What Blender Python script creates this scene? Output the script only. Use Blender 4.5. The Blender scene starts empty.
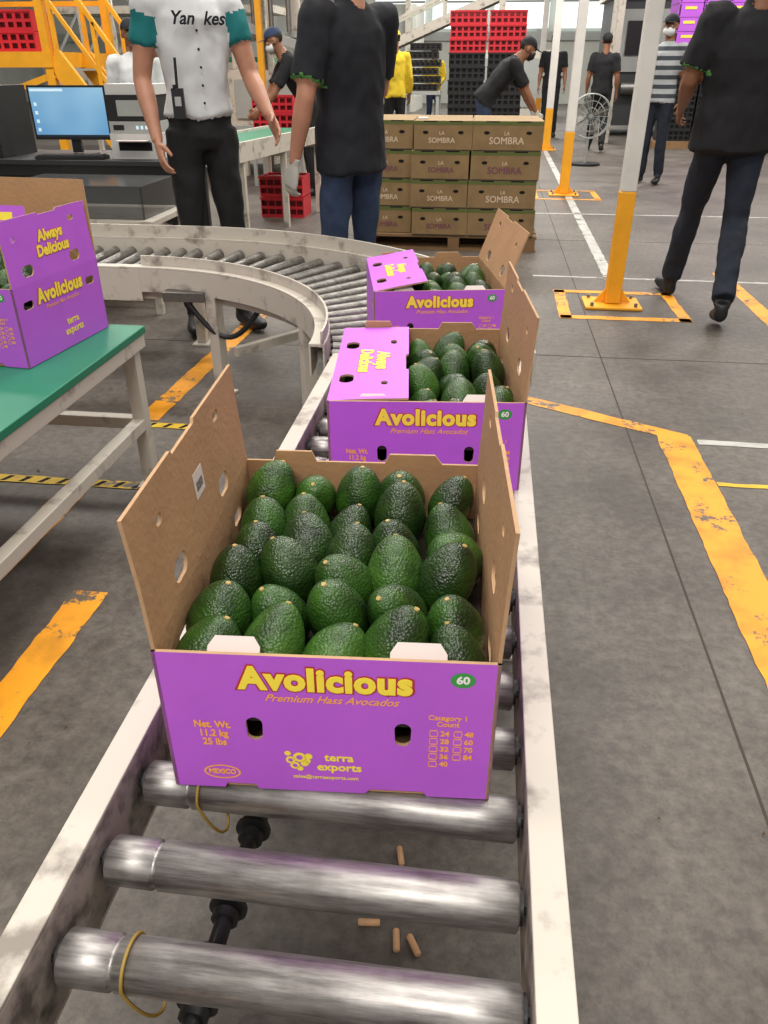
import bpy, bmesh, math, random
from mathutils import Vector, Matrix, noise, kdtree
from mathutils.geometry import tessellate_polygon
random.seed(7)
R=math.radians
scene=bpy.context.scene
COL=scene.collection

# ------------------------------------------------------------------ materials
def lin(h):
    h=h.lstrip('#'); o=[]
    for i in (0,2,4):
        c=int(h[i:i+2],16)/255
        o.append(c/12.92 if c<=.04045 else ((c+.055)/1.055)**2.4)
    return (*o,1)
MATS={}
def mat(name,col,rough=.6,metal=0,var=.0,vscale=8,bump=0,bscale=60,emit=0,alpha=1,col2=None,coat=0,spec=None,pos=(.3,.7)):
    if name in MATS: return MATS[name]
    m=bpy.data.materials.new(name); m.use_nodes=True
    nt=m.node_tree; b=nt.nodes['Principled BSDF']
    c=lin(col); b.inputs['Base Color'].default_value=c
    b.inputs['Roughness'].default_value=rough; b.inputs['Metallic'].default_value=metal
    if spec is not None: b.inputs['Specular IOR Level'].default_value=spec
    if coat: b.inputs['Coat Weight'].default_value=coat
    tc=nt.nodes.new('ShaderNodeTexCoord')
    if var or col2:
        n=nt.nodes.new('ShaderNodeTexNoise'); n.inputs['Scale'].default_value=vscale; n.inputs['Detail'].default_value=7; n.inputs['Roughness'].default_value=.62
        nt.links.new(tc.outputs['Object'],n.inputs['Vector'])
        r=nt.nodes.new('ShaderNodeValToRGB')
        r.color_ramp.elements[0].position=pos[0]; r.color_ramp.elements[1].position=pos[1]
        if col2: a=lin(col2)
        else: a=tuple(x*(1-var) for x in c[:3])+(1,)
        e=c if col2 else tuple(min(1,x*(1+var*.5)) for x in c[:3])+(1,)
        r.color_ramp.elements[0].color=a; r.color_ramp.elements[1].color=e
        nt.links.new(n.outputs['Fac'],r.inputs['Fac']); nt.links.new(r.outputs['Color'],b.inputs['Base Color'])
    if bump:
        n=nt.nodes.new('ShaderNodeTexNoise'); n.inputs['Scale'].default_value=bscale; n.inputs['Detail'].default_value=4
        nt.links.new(tc.outputs['Object'],n.inputs['Vector'])
        bp=nt.nodes.new('ShaderNodeBump'); bp.inputs['Strength'].default_value=bump; bp.inputs['Distance'].default_value=.01
        nt.links.new(n.outputs['Fac'],bp.inputs['Height']); nt.links.new(bp.outputs['Normal'],b.inputs['Normal'])
    if emit:
        b.inputs['Emission Color'].default_value=c; b.inputs['Emission Strength'].default_value=emit
    if alpha<1:
        b.inputs['Alpha'].default_value=alpha
    MATS[name]=m; return m

PURPLE=mat('carton_purple','BE5FDC',.5,var=.06,vscale=12)
KRAFT=mat('kraft_board','B48A64',.8,var=.12,vscale=9,bump=.15,bscale=90)
KRAFTD=mat('kraft_board_stack','957A54',.8,var=.22,vscale=7)
KEDGE=mat('kraft_edge','B89470',.85,var=.15,vscale=60)
OLIVE=mat('olive_print','5F6A34',.7)
YEL=mat('print_yellow','FFE64A',.5)
ORA=mat('print_orange','FFB04A',.5)
REDO=mat('print_red_outline','B8322E',.5)
GRN=mat('print_green','3F9A4A',.5)
WHT=mat('print_white','F4F4F0',.5)
PAPER=mat('white_paper','DCD0CC',.6)
DARK=mat('dark_gap','0B090A',.9)
JOINT=mat('slab_joint','463F38',.9)
CREAM=mat('cream_paint','C6BFB2',.45,vscale=9,col2='887F76',pos=(.32,.46))
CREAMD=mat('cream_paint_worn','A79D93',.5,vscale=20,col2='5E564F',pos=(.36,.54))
GALV=mat('galvanised','8E8C88',.45,1,var=.2,vscale=20)
BLACKM=mat('black_metal','1A1A1B',.45)
BLACKP=mat('black_plastic','161617',.5)
GREENB=mat('green_belt','1E7A5A',.4,var=.12,vscale=4)
YELP=mat('yellow_paint','F0A81E',.5,var=.15,vscale=5)
WHITEP=mat('white_paint','DCD9D2',.5,var=.1,vscale=4)
REDP=mat('red_plastic','C4202E',.5)
GREYP=mat('grey_plastic','C9C8C4',.5)
STEEL=mat('machine_grey','A5A8A4',.45,var=.1,vscale=3)

def roller_mat(name,c0,c1,metal,r0,r1):
    m=bpy.data.materials.new(name); m.use_nodes=True; nt=m.node_tree; b=nt.nodes['Principled BSDF']
    b.inputs['Metallic'].default_value=metal
    tc=nt.nodes.new('ShaderNodeTexCoord'); mp=nt.nodes.new('ShaderNodeMapping'); mp.inputs['Scale'].default_value=(4,45,45)
    n=nt.nodes.new('ShaderNodeTexNoise'); n.inputs['Scale'].default_value=2; n.inputs['Detail'].default_value=9; n.inputs['Roughness'].default_value=.72
    n3=nt.nodes.new('ShaderNodeTexNoise'); n3.inputs['Scale'].default_value=16; n3.inputs['Detail'].default_value=6
    nt.links.new(tc.outputs['Object'],mp.inputs['Vector']); nt.links.new(mp.outputs['Vector'],n.inputs['Vector']); nt.links.new(tc.outputs['Object'],n3.inputs['Vector'])
    r=nt.nodes.new('ShaderNodeValToRGB'); r.color_ramp.elements[0].position=.34; r.color_ramp.elements[1].position=.62
    r.color_ramp.elements[0].color=lin(c0); r.color_ramp.elements[1].color=lin(c1)
    nt.links.new(n.outputs['Fac'],r.inputs['Fac'])
    r2=nt.nodes.new('ShaderNodeValToRGB'); r2.color_ramp.elements[0].position=.35; r2.color_ramp.elements[1].position=.55; r2.color_ramp.elements[0].color=(.72,.71,.7,1); r2.color_ramp.elements[1].color=(1,1,1,1)
    nt.links.new(n3.outputs['Fac'],r2.inputs['Fac'])
    mx=nt.nodes.new('ShaderNodeMix'); mx.data_type='RGBA'; mx.blend_type='MULTIPLY'; mx.inputs[0].default_value=1
    nt.links.new(r.outputs['Color'],mx.inputs[6]); nt.links.new(r2.outputs['Color'],mx.inputs[7]); nt.links.new(mx.outputs[2],b.inputs['Base Color'])
    rr=nt.nodes.new('ShaderNodeMapRange'); rr.inputs['To Min'].default_value=r0; rr.inputs['To Max'].default_value=r1
    nt.links.new(n.outputs['Fac'],rr.inputs['Value']); nt.links.new(rr.outputs['Result'],b.inputs['Roughness'])
    bp=nt.nodes.new('ShaderNodeBump'); bp.inputs['Strength'].default_value=.15; bp.inputs['Distance'].default_value=.002
    nt.links.new(n.outputs['Fac'],bp.inputs['Height']); nt.links.new(bp.outputs['Normal'],b.inputs['Normal'])
    return m
ROLL=roller_mat('roller_zinc','7E7A78','BFBBB8',.85,.28,.6)
ROLL2=roller_mat('roller_zinc_dull','6E6B67','A29F9A',.85,.35,.6)

def floor_mat():
    m=bpy.data.materials.new('concrete_floor'); m.use_nodes=True; nt=m.node_tree; b=nt.nodes['Principled BSDF']
    tc=nt.nodes.new('ShaderNodeTexCoord')
    def nz(s,d,rough=.6):
        n=nt.nodes.new('ShaderNodeTexNoise'); n.inputs['Scale'].default_value=s; n.inputs['Detail'].default_value=d; n.inputs['Roughness'].default_value=rough
        nt.links.new(tc.outputs['Object'],n.inputs['Vector']); return n
    a=nz(.8,9,.68); c=nz(28,8,.78); e=nz(2.6,8,.7)
    r=nt.nodes.new('ShaderNodeValToRGB'); r.color_ramp.elements[0].position=.32; r.color_ramp.elements[1].position=.68
    r.color_ramp.elements[0].color=lin('564E47'); r.color_ramp.elements[1].color=lin('7F776F')
    nt.links.new(a.outputs['Fac'],r.inputs['Fac'])
    r2=nt.nodes.new('ShaderNodeValToRGB'); r2.color_ramp.elements[0].position=.38; r2.color_ramp.elements[1].position=.62
    r2.color_ramp.elements[0].color=(.52,.52,.52,1); r2.color_ramp.elements[1].color=(1.0,1,1,1)
    nt.links.new(c.outputs['Fac'],r2.inputs['Fac'])
    r3=nt.nodes.new('ShaderNodeValToRGB'); r3.color_ramp.elements[0].position=.38; r3.color_ramp.elements[1].position=.56
    r3.color_ramp.elements[0].color=(.68,.66,.64,1); r3.color_ramp.elements[1].color=(1,1,1,1)
    nt.links.new(e.outputs['Fac'],r3.inputs['Fac'])
    def mul(x,y):
        mx=nt.nodes.new('ShaderNodeMix'); mx.data_type='RGBA'; mx.blend_type='MULTIPLY'; mx.inputs[0].default_value=1
        nt.links.new(x,mx.inputs[6]); nt.links.new(y,mx.inputs[7]); return mx.outputs[2]
    nt.links.new(mul(mul(r.outputs['Color'],r2.outputs['Color']),r3.outputs['Color']),b.inputs['Base Color'])
    rr=nt.nodes.new('ShaderNodeMapRange'); rr.inputs['To Min'].default_value=.35; rr.inputs['To Max'].default_value=.7
    nt.links.new(e.outputs['Fac'],rr.inputs['Value']); nt.links.new(rr.outputs['Result'],b.inputs['Roughness'])
    bp=nt.nodes.new('ShaderNodeBump'); bp.inputs['Strength'].default_value=.2; bp.inputs['Distance'].default_value=.01
    nt.links.new(c.outputs['Fac'],bp.inputs['Height']); nt.links.new(bp.outputs['Normal'],b.inputs['Normal'])
    return m
FLOORM=floor_mat()

def worn_paint(name,col,p0=.42,p1=.45):
    m=bpy.data.materials.new(name); m.use_nodes=True; nt=m.node_tree; b=nt.nodes['Principled BSDF']
    tc=nt.nodes.new('ShaderNodeTexCoord'); n=nt.nodes.new('ShaderNodeTexNoise'); n.inputs['Scale'].default_value=5; n.inputs['Detail'].default_value=12; n.inputs['Roughness'].default_value=.78
    n2=nt.nodes.new('ShaderNodeTexNoise'); n2.inputs['Scale'].default_value=9; n2.inputs['Detail'].default_value=6
    nt.links.new(tc.outputs['Object'],n.inputs['Vector']); nt.links.new(tc.outputs['Object'],n2.inputs['Vector'])
    r=nt.nodes.new('ShaderNodeValToRGB'); e=r.color_ramp.elements; e[0].position=p0; e[0].color=(0,0,0,1); e[1].position=p1; e[1].color=(1,1,1,1)
    nt.links.new(n.outputs['Fac'],r.inputs['Fac'])
    r2=nt.nodes.new('ShaderNodeValToRGB'); c=lin(col); e=r2.color_ramp.elements; e[0].position=.3; e[0].color=tuple(x*.66 for x in c[:3])+(1,); e[1].position=.55; e[1].color=c
    nt.links.new(n2.outputs['Fac'],r2.inputs['Fac'])
    mx=nt.nodes.new('ShaderNodeMix'); mx.data_type='RGBA'; mx.inputs[6].default_value=lin('5E574D')
    nt.links.new(r.outputs['Color'],mx.inputs[0]); nt.links.new(r2.outputs['Color'],mx.inputs[7]); nt.links.new(mx.outputs[2],b.inputs['Base Color']); b.inputs['Roughness'].default_value=.55
    return m
LINEY=worn_paint('floor_paint_yellow','F0A01A'); LINEW=worn_paint('floor_paint_white','BCBAB4')
LINEYB=worn_paint('floor_tape_yellow','D9B21C')

def avo_mat(name,c0,c1,rough):
    m=bpy.data.materials.new(name); m.use_nodes=True; nt=m.node_tree; b=nt.nodes['Principled BSDF']
    tc=nt.nodes.new('ShaderNodeTexCoord')
    v=nt.nodes.new('ShaderNodeTexVoronoi'); v.inputs['Scale'].default_value=270
    n=nt.nodes.new('ShaderNodeTexNoise'); n.inputs['Scale'].default_value=18; n.inputs['Detail'].default_value=7; n.inputs['Roughness'].default_value=.65
    n2=nt.nodes.new('ShaderNodeTexNoise'); n2.inputs['Scale'].default_value=130; n2.inputs['Detail'].default_value=3
    for q in (v,n,n2): nt.links.new(tc.outputs['Object'],q.inputs['Vector'])
    r=nt.nodes.new('ShaderNodeValToRGB'); e=r.color_ramp.elements; e[0].position=.34; e[0].color=lin(c0); e[1].position=.70; e[1].color=lin(c1)
    nt.links.new(n.outputs['Fac'],r.inputs['Fac'])
    r2=nt.nodes.new('ShaderNodeValToRGB'); e=r2.color_ramp.elements; e[0].position=0; e[0].color=(1.7,1.7,1.3,1); e[1].position=.28; e[1].color=(.75,.75,.75,1)
    nt.links.new(v.outputs['Distance'],r2.inputs['Fac'])
    mx=nt.nodes.new('ShaderNodeMix'); mx.data_type='RGBA'; mx.blend_type='MULTIPLY'; mx.inputs[0].default_value=.85
    nt.links.new(r.outputs['Color'],mx.inputs[6]); nt.links.new(r2.outputs['Color'],mx.inputs[7]); nt.links.new(mx.outputs[2],b.inputs['Base Color'])
    b.inputs['Roughness'].default_value=rough; b.inputs['Specular IOR Level'].default_value=.5
    bp=nt.nodes.new('ShaderNodeBump'); bp.inputs['Strength'].default_value=.6; bp.inputs['Distance'].default_value=.0018; bp.invert=True
    bp2=nt.nodes.new('ShaderNodeBump'); bp2.inputs['Strength'].default_value=.4; bp2.inputs['Distance'].default_value=.002
    nt.links.new(n2.outputs['Fac'],bp2.inputs['Height']); nt.links.new(bp2.outputs['Normal'],bp.inputs['Normal'])
    nt.links.new(v.outputs['Distance'],bp.inputs['Height']); nt.links.new(bp.outputs['Normal'],b.inputs['Normal'])
    return m
AVOS=[avo_mat('avocado_skin_dark','0F1F08','2C4F17',.34),avo_mat('avocado_skin_mid','142B0A','3A661E',.36),avo_mat('avocado_skin_light','1D3A0F','4B7A28',.38)]
STEM=mat('avocado_stem','B59A5E',.7)

# ------------------------------------------------------------------ mesh builder
class MB:
    def __init__(s): s.v=[];s.f=[];s.m=[];s.mats=[];s.sm=[]
    def mi(s,m):
        if m not in s.mats: s.mats.append(m)
        return s.mats.index(m)
    def add(s,vs,fs,m,smooth=False):
        o=len(s.v); s.v+= [Vector(p) for p in vs]; k=s.mi(m)
        for f in fs: s.f.append([i+o for i in f]); s.m.append(k); s.sm.append(smooth)
    def box(s,c,d,m,rot=None,M=None):
        x,y,z=[a/2 for a in d]
        vs=[Vector((i*x,j*y,k*z)) for k in(-1,1) for j in(-1,1) for i in(-1,1)]
        if rot is not None:
            Rm=rot if isinstance(rot,Matrix) else Matrix.Rotation(R(rot),3,'Z')
            vs=[Rm@p for p in vs]
        vs=[p+Vector(c) for p in vs]
        if M is not None: vs=[M@p for p in vs]
        s.add(vs,[(0,2,3,1),(4,5,7,6),(0,1,5,4),(2,6,7,3),(0,4,6,2),(1,3,7,5)],m)
    def bx(s,x0,x1,y0,y1,z0,z1,m,M=None): s.box(((x0+x1)/2,(y0+y1)/2,(z0+z1)/2),(x1-x0,y1-y0,z1-z0),m,M=M)
    def tube(s,pts,rad,m,seg=12,cap=True,smooth=True,M=None):
        pts=[Vector(p) for p in pts]; n=len(pts)
        if not isinstance(rad,(list,tuple)): rad=[rad]*n
        t0=(pts[1]-pts[0]).normalized(); a=Vector((0,0,1)) if abs(t0.z)<.9 else Vector((1,0,0))
        u=t0.cross(a).normalized(); vs=[]
        for i in range(n):
            t=(pts[min(i+1,n-1)]-pts[max(i-1,0)]).normalized()
            u=(u-t*u.dot(t)).normalized(); w=t.cross(u)
            for k in range(seg):
                an=2*math.pi*k/seg; vs.append(pts[i]+(u*math.cos(an)+w*math.sin(an))*rad[i])
        fs=[(i*seg+k,i*seg+(k+1)%seg,(i+1)*seg+(k+1)%seg,(i+1)*seg+k) for i in range(n-1) for k in range(seg)]
        if M is not None: vs=[M@p for p in vs]
        s.add(vs,fs,m,smooth)
        if cap:
            s.add(vs[:seg],[tuple(range(seg))[::-1]],m); s.add(vs[-seg:],[tuple(range(seg))],m)
    def bar(s,a,b,w,h,m):
        a=Vector(a);b=Vector(b);t=(b-a);L=t.length;t.normalize()
        up=Vector((0,0,1)) if abs(t.z)<.95 else Vector((0,1,0))
        r=t.cross(up).normalized();u=r.cross(t)
        Rm=Matrix((r,t,u)).transposed()
        s.box((a+b)/2,(w,L,h),m,rot=Rm)
    def ell(s,c,r,m,seg=16,rings=10,keep=None,M=None):
        vs=[];c=Vector(c)
        for i in range(rings+1):
            th=math.pi*i/rings
            for k in range(seg):
                ph=2*math.pi*k/seg
                vs.append(Vector((math.sin(th)*math.cos(ph)*r[0],math.sin(th)*math.sin(ph)*r[1],math.cos(th)*r[2])))
        fs=[]
        for i in range(rings):
            for k in range(seg):
                f=(i*seg+k,(i+1)*seg+k,(i+1)*seg+(k+1)%seg,i*seg+(k+1)%seg)
                if keep is None or keep(sum((vs[q] for q in f),Vector())/4): fs.append(f)
        vs=[p+c for p in vs]
        if M is not None: vs=[M@p for p in vs]
        s.add(vs,fs,m,True)
    def panel(s,outer,holes,th,M,mf,mb,me):
        loops=[outer]+holes
        flat=[p for l in loops for p in l]
        tris=tessellate_polygon([[Vector((p[0],p[1],0)) for p in l] for l in loops])
        def orient(t,sgn):
            a,b,c=[flat[i] for i in t]; ar=(b[0]-a[0])*(c[1]-a[1])-(b[1]-a[1])*(c[0]-a[0])
            return t if ar*sgn>0 else (t[0],t[2],t[1])
        F=[M@Vector((p[0],0,p[1])) for p in flat]; B=[M@Vector((p[0],th,p[1])) for p in flat]
        s.add(F,[orient(t,1) for t in tris],mf); s.add(B,[orient(t,-1) for t in tris],mb)
        n=len(flat); o=0
        for l in loops:
            k=len(l); fs=[(o+i,o+(i+1)%k,n+o+(i+1)%k,n+o+i) for i in range(k)]
            s.add(F+B,fs,me); o+=k
    def obj(s,name,parent=None,loc=(0,0,0),rotz=0,bevel=0,M=None):
        me=bpy.data.meshes.new(name); me.from_pydata([tuple(p) for p in s.v],[],s.f)
        for m in s.mats: me.materials.append(m)
        me.polygons.foreach_set('material_index',s.m); me.polygons.foreach_set('use_smooth',s.sm)
        me.update()
        o=bpy.data.objects.new(name,me); COL.objects.link(o)
        if M is not None: o.matrix_local=M
        else: o.location=loc; o.rotation_euler=(0,0,rotz)
        if parent: o.parent=parent
        if bevel:
            b=o.modifiers.new('bevel','BEVEL'); b.width=bevel; b.segments=2; b.limit_method='ANGLE'; b.angle_limit=R(40)
        return o
def empty(name,loc=(0,0,0),rotz=0):
    e=bpy.data.objects.new(name,None); e.location=loc; e.rotation_euler=(0,0,rotz); e.empty_display_size=.1; COL.objects.link(e); return e
def text(parent,body,width,loc,rot,m,bold=0,shear=0,height=None,name='print',ext=.0003,align='CENTER',space=1.0):
    c=bpy.data.curves.new(name,'FONT'); c.body=body; c.size=.05; c.shear=shear; c.extrude=ext
    c.bevel_depth=bold; c.bevel_resolution=1; c.space_character=space
    c.align_x=align; c.align_y='CENTER'; c.resolution_u=3; c.space_line=.95
    c.materials.append(m)
    o=bpy.data.objects.new(name,c); COL.objects.link(o); bpy.context.view_layer.update()
    sx=width/max(o.dimensions.x,1e-4); sy=sx if height is None else height/max(o.dimensions.y,1e-4)
    o.scale=(sx,sy,.06); o.location=loc; o.rotation_euler=rot
    if parent: o.parent=parent
    return o

# ------------------------------------------------------------------ room
mb=MB(); mb.add([(-20,-4,0),(20,-4,0),(20,36,0),(-20,36,0)],[(0,1,2,3)],FLOORM); mb.obj('floor')
WALLM=mat('wall_panel','C4C6BE',.7,var=.1,vscale=1)
mb=MB(); mb.bx(-20,20,36,36.2,0,9,WALLM)
for i in range(14): mb.bx(-19.5+i*3,-19.3+i*3,35.85,36,0,9,STEEL)
mb.bx(-20,20,35.9,36,2.2,2.5,STEEL); mb.obj('wall_back')
mb=MB(); mb.bx(-20.2,-20,-4,36,0,9,WALLM); mb.obj('wall_left')
mb=MB(); mb.bx(20,20.2,-4,36,0,9,WALLM); mb.obj('wall_right')
WIN=mat('window_daylight','EAF3F4',.5,emit=1.3)
mb=MB(); 
for i in range(5):
    mb.bx(-5+i*2.4,-2.9+i*2.4,35.8,35.84,2.6,4.4,WIN); mb.bx(-5+i*2.4,-2.9+i*2.4,35.76,35.8,3.45,3.52,STEEL)
mb.obj('window_1')

mb=MB(); Zl=.002
def line(a,b,w,m,z=Zl):
    a=Vector((a[0],a[1],0));b=Vector((b[0],b[1],0));t=(b-a).normalized();n=Vector((-t.y,t.x,0))*w/2
    L=(b-a).length; N=max(1,int(L/.03)); vs=[];fs=[]
    for i in range(N+1):
        p=a+(b-a)*(i/N)
        j=noise.noise(p*9)*.007+noise.noise(p*40)*.004; j2=noise.noise(p*9+Vector((7,3,1)))*.007+noise.noise(p*40+Vector((7,3,1)))*.004
        for q in (2.5,): 
            ch=noise.noise(p*6+Vector((2,9,4))); 
            if w>.11 and ch>.33: j2-=(ch-.33)*.14
            ch=noise.noise(p*5+Vector((5,1,8)))
            if w>.11 and ch>.33: j+=(ch-.33)*.14
        vs+= [p-n+n.normalized()*j+Vector((0,0,z)),p+n+n.normalized()*j2+Vector((0,0,z))]
    for i in range(N): fs.append((2*i,2*i+2,2*i+3,2*i+1))
    mb.add(vs,fs,m)
line((.2,3.28),(.84,2.93),.08,LINEY); line((.797,2.95),(.797,-1.5),.135,LINEY,.0024)
line((1.68,5.9),(1.68,4.0),.1,LINEY)
for a,b in (((.47,4.63),(1.22,4.63)),((.47,5.24),(1.22,5.24)),((.5,4.6),(.5,5.27)),((1.19,4.6),(1.19,5.27))): line(a,b,.07,LINEY,.0022)
for a,b in (((.5,9.4),(1.25,9.4)),((.5,10.1),(1.25,10.1)),((.53,9.4),(.53,10.1)),((1.22,9.4),(1.22,10.1))): line(a,b,.07,LINEY,.0022)
line((-1.04,1.65),(-1.04,-1),.1,LINEY); line((-1.37,2.21),(-1.37,.3),.1,LINEY); line((-1.36,2.84),(-1.30,4.6),.1,LINEY)
line((-1.9,2.27),(-1.05,2.27),.05,LINEYB,.003); line((-2.2,2.79),(-1.1,2.79),.05,LINEYB,.003)
line((.87,2.54),(1.3,2.54),.03,LINEYB)
mb.obj('floor_marking_yellow')
mb=MB()
line((.88,2.9),(1.7,2.88),.045,LINEW); line((.88,5.6),(.95,15.4),.08,LINEW); line((.35,5.66),(3,5.6),.035,LINEW); line((.35,8.4),(4,8.4),.04,LINEW)
line((.2,4.1),(.2,5.6),.03,LINEW); line((-3.2,4.9),(-1.0,5.6),.05,LINEW); line((-.65,4.9),(-1.6,6.6),.05,LINEW)
mb.obj('floor_marking_white')
mb=MB()
for i in range(12):
    x=-1.88+i*.07; mb.add([(x,2.25,.0034),(x+.02,2.25,.0034),(x+.04,2.29,.0034),(x+.02,2.29,.0034)],[(0,1,2,3)],DARK)
for i in range(15):
    x=-2.18+i*.07; mb.add([(x,2.77,.0034),(x+.02,2.77,.0034),(x+.04,2.81,.0034),(x+.02,2.81,.0034)],[(0,1,2,3)],DARK)
mb.obj('floor_marking_hazard')
mb=MB()
for x in (-3.2,.62,5): mb.bx(x-.003,x+.003,-3,35,.0006,.0012,JOINT)
for y in (3.9,7.0,11,15): mb.bx(-12,12,y-.003,y+.003,.0006,.0012,JOINT)
mb.obj('floor_joint')

# ------------------------------------------------------------------ main roller conveyor
conv=empty('roller_conveyor')
mb=MB()
y0,y1=-1.2,2.245
for (a,b,s) in ((-.44,-.402,-1),(.091,.130,1)):
    mb.bx(a,b,y0,y1,.518,.524,CREAM)
    xi0,xi1=(b-.006,b) if s<0 else (a,a+.006)
    xo0,xo1=(a,a+.005) if s<0 else (b-.005,b)
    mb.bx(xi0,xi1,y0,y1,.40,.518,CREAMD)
    mb.bx(xo0,xo1,y0,y1,.40,.518,CREAM)
    mb.bx(a,b,y0,y1,.394,.40,CREAM)
mb.obj('frame_rails',conv,bevel=.0015)
mb=MB()
ys=[.422+.1145*i for i in range(-12,16)]
for i,y in enumerate(ys):
    x0,x1=-.390,.083; z=.472; r=.028
    prof=[(x0,r-.004),(x0+.003,r),(x0+.055,r),(x0+.057,r-.003),(x0+.061,r-.003),(x0+.063,r),(x1-.05,r),(x1-.003,r),(x1,r-.004)]
    mb.tube([(p[0],y,z) for p in prof],[p[1] for p in prof],ROLL,seg=32)
    mb.tube([(-.402,y,z),(.091,y,z)],.009,BLACKM,seg=6,smooth=False)
    mb.tube([(x0-.004,y,z),(x0,y,z)],.020,BLACKP,seg=16); mb.tube([(x1,y,z),(x1+.004,y,z)],.020,BLACKP,seg=16)
ro=mb.obj('rollers',conv)
mb=MB()
SX=-.265
mb.tube([(SX,y0,.375),(SX,y1,.375)],.011,BLACKM,seg=14)
for i,y in enumerate(ys):
    yy=y+.045
    mb.tube([(SX,yy-.03,.375),(SX,yy-.024,.375),(SX,yy-.01,.375),(SX,yy+.01,.375),(SX,yy+.024,.375),(SX,yy+.03,.375)],[.024,.024,.015,.015,.024,.024],BLACKP,seg=18)
    mb.tube([(SX,yy-.045,.375),(SX,yy-.034,.375)],.017,BLACKP,seg=14)
mb.obj('drive_shaft',conv)
BAND=mat('urethane_band','9A7E38',.5)
mb=MB()
for i,y in enumerate(ys):
    if i%2: continue
    xx=-.316; n=40; pts=[]
    for k in range(n+1):
        a=2*math.pi*k/n; sn=math.sin(a)
        pts.append(Vector((xx+(.022*-sn if sn<0 else 0),y+.0295*math.cos(a),.472+(.0295 if sn>0 else .075)*sn)))
    mb.tube(pts,.002,BAND,seg=8,cap=False)
mb.obj('drive_bands',conv)
mb=MB()
for yy in (-.9,1.55):
    for xx in (-.421,.11):
        mb.bx(xx-.02,xx+.02,yy-.02,yy+.02,.012,.395,CREAM); mb.bx(xx-.05,xx+.05,yy-.05,yy+.05,0,.012,CREAM)
    mb.bx(-.42,.11,yy-.015,yy+.015,.15,.19,CREAM); mb.bx(-.42,.11,yy-.02,yy+.02,.33,.345,CREAM)
mb.obj('supports',conv,bevel=.002)

# curve section
CX,CY=-1.46,2.26
curve=empty('curved_roller_conveyor')
mb=MB()
def arc_rail(ri,ro_,z0,z1,m,a0=0,a1=90,n=36):
    vs=[];fs=[]
    for k in range(n+1):
        a=R(a0+(a1-a0)*k/n)
        for r,z in ((ri,z0),(ro_,z0),(ro_,z1),(ri,z1)): vs.append((CX+r*math.cos(a),CY+r*math.sin(a),z))
    for k in range(n):
        for q in range(4): fs.append((k*4+q,(k+1)*4+q,(k+1)*4+(q+1)%4,k*4+(q+1)%4))
    fs+= [(0,1,2,3),(n*4+3,n*4+2,n*4+1,n*4)]
    mb.add(vs,fs,m)
RI,RO=.99,1.58
arc_rail(RI-.05,RI,.535,.545,CREAM); arc_rail(RI-.006,RI,.40,.535,CREAM); arc_rail(RI-.05,RI-.044,.44,.535,CREAM)
arc_rail(RI-.012,RI-.004,.545,.585,CREAM)
arc_rail(RO,RO+.05,.535,.545,CREAM); arc_rail(RO,RO+.006,.40,.535,CREAM); arc_rail(RO+.044,RO+.05,.44,.535,CREAM)
arc_rail(RO+.02,RO+.03,.545,.60,CREAM)
XE=-3.6
for ya_,yb in ((CY+RI-.05,CY+RI),(CY+RO,CY+RO+.05)):
    mb.bx(XE,CX,ya_,yb,.535,.545,CREAM); mb.bx(XE,CX,ya_,ya_+.006,.40,.535,CREAM); mb.bx(XE,CX,yb-.006,yb,.40,.535,CREAM)
mb.bx(XE,CX,CY+RO+.02,CY+RO+.03,.545,.60,CREAM)
mb.obj('frame_rails',curve,bevel=.0015)
mb=MB()
for k in range(22):
    a=R(2.5+k*4.1); c=Vector((math.cos(a),math.sin(a),0)); o=Vector((CX,CY,.475))
    mb.tube([o+c*(RI+.008),o+c*(RO-.008)],[.017,.025],ROLL2,seg=20); mb.tube([o+c*RI,o+c*RO],.008,BLACKM,seg=6)
for k in range(24):
    x=CX-.04-k*.088
    mb.tube([(x,CY+RI+.008,.475),(x,CY+RO-.008,.475)],.025,ROLL2,seg=20)
mb.obj('rollers',curve)
mb=MB()
for a,r in ((32,RI-.025),(70,RI-.025),(25,RO+.025),(62,RO+.025),(90,RO+.025)):
    c=Vector((CX+r*math.cos(R(a)),CY+r*math.sin(R(a)),0))
    mb.box(c+Vector((0,0,.225)),(.05,.05,.43),CREAM,rot=a); mb.box(c+Vector((0,0,.006)),(.11,.09,.012),CREAM,rot=a)
for a in (32,66):
    p=Vector((CX+RI*math.cos(R(a)),CY+RI*math.sin(R(a)),.2)); q=Vector((CX+RO*math.cos(R(a-5)),CY+RO*math.sin(R(a-5)),.2)); mb.bar(p,q,.03,.04,CREAM)
for xx in (-2.2,-3.3):
    for yy in (CY+RI-.025,CY+RO+.025): mb.bx(xx-.025,xx+.025,yy-.025,yy+.025,0,.43,CREAM)
mb.bx(-1.34,-1.16,CY+RI-.12,CY+RI-.05,.42,.46,GALV)
pts=[Vector((-1.25+.11*t,CY+RI-.1,.43-.16*math.sin(t))) for t in [i*.21 for i in range(16)]]
mb.tube(pts,.012,BLACKM,seg=8)
mb.obj('supports',curve,bevel=.002)

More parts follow.
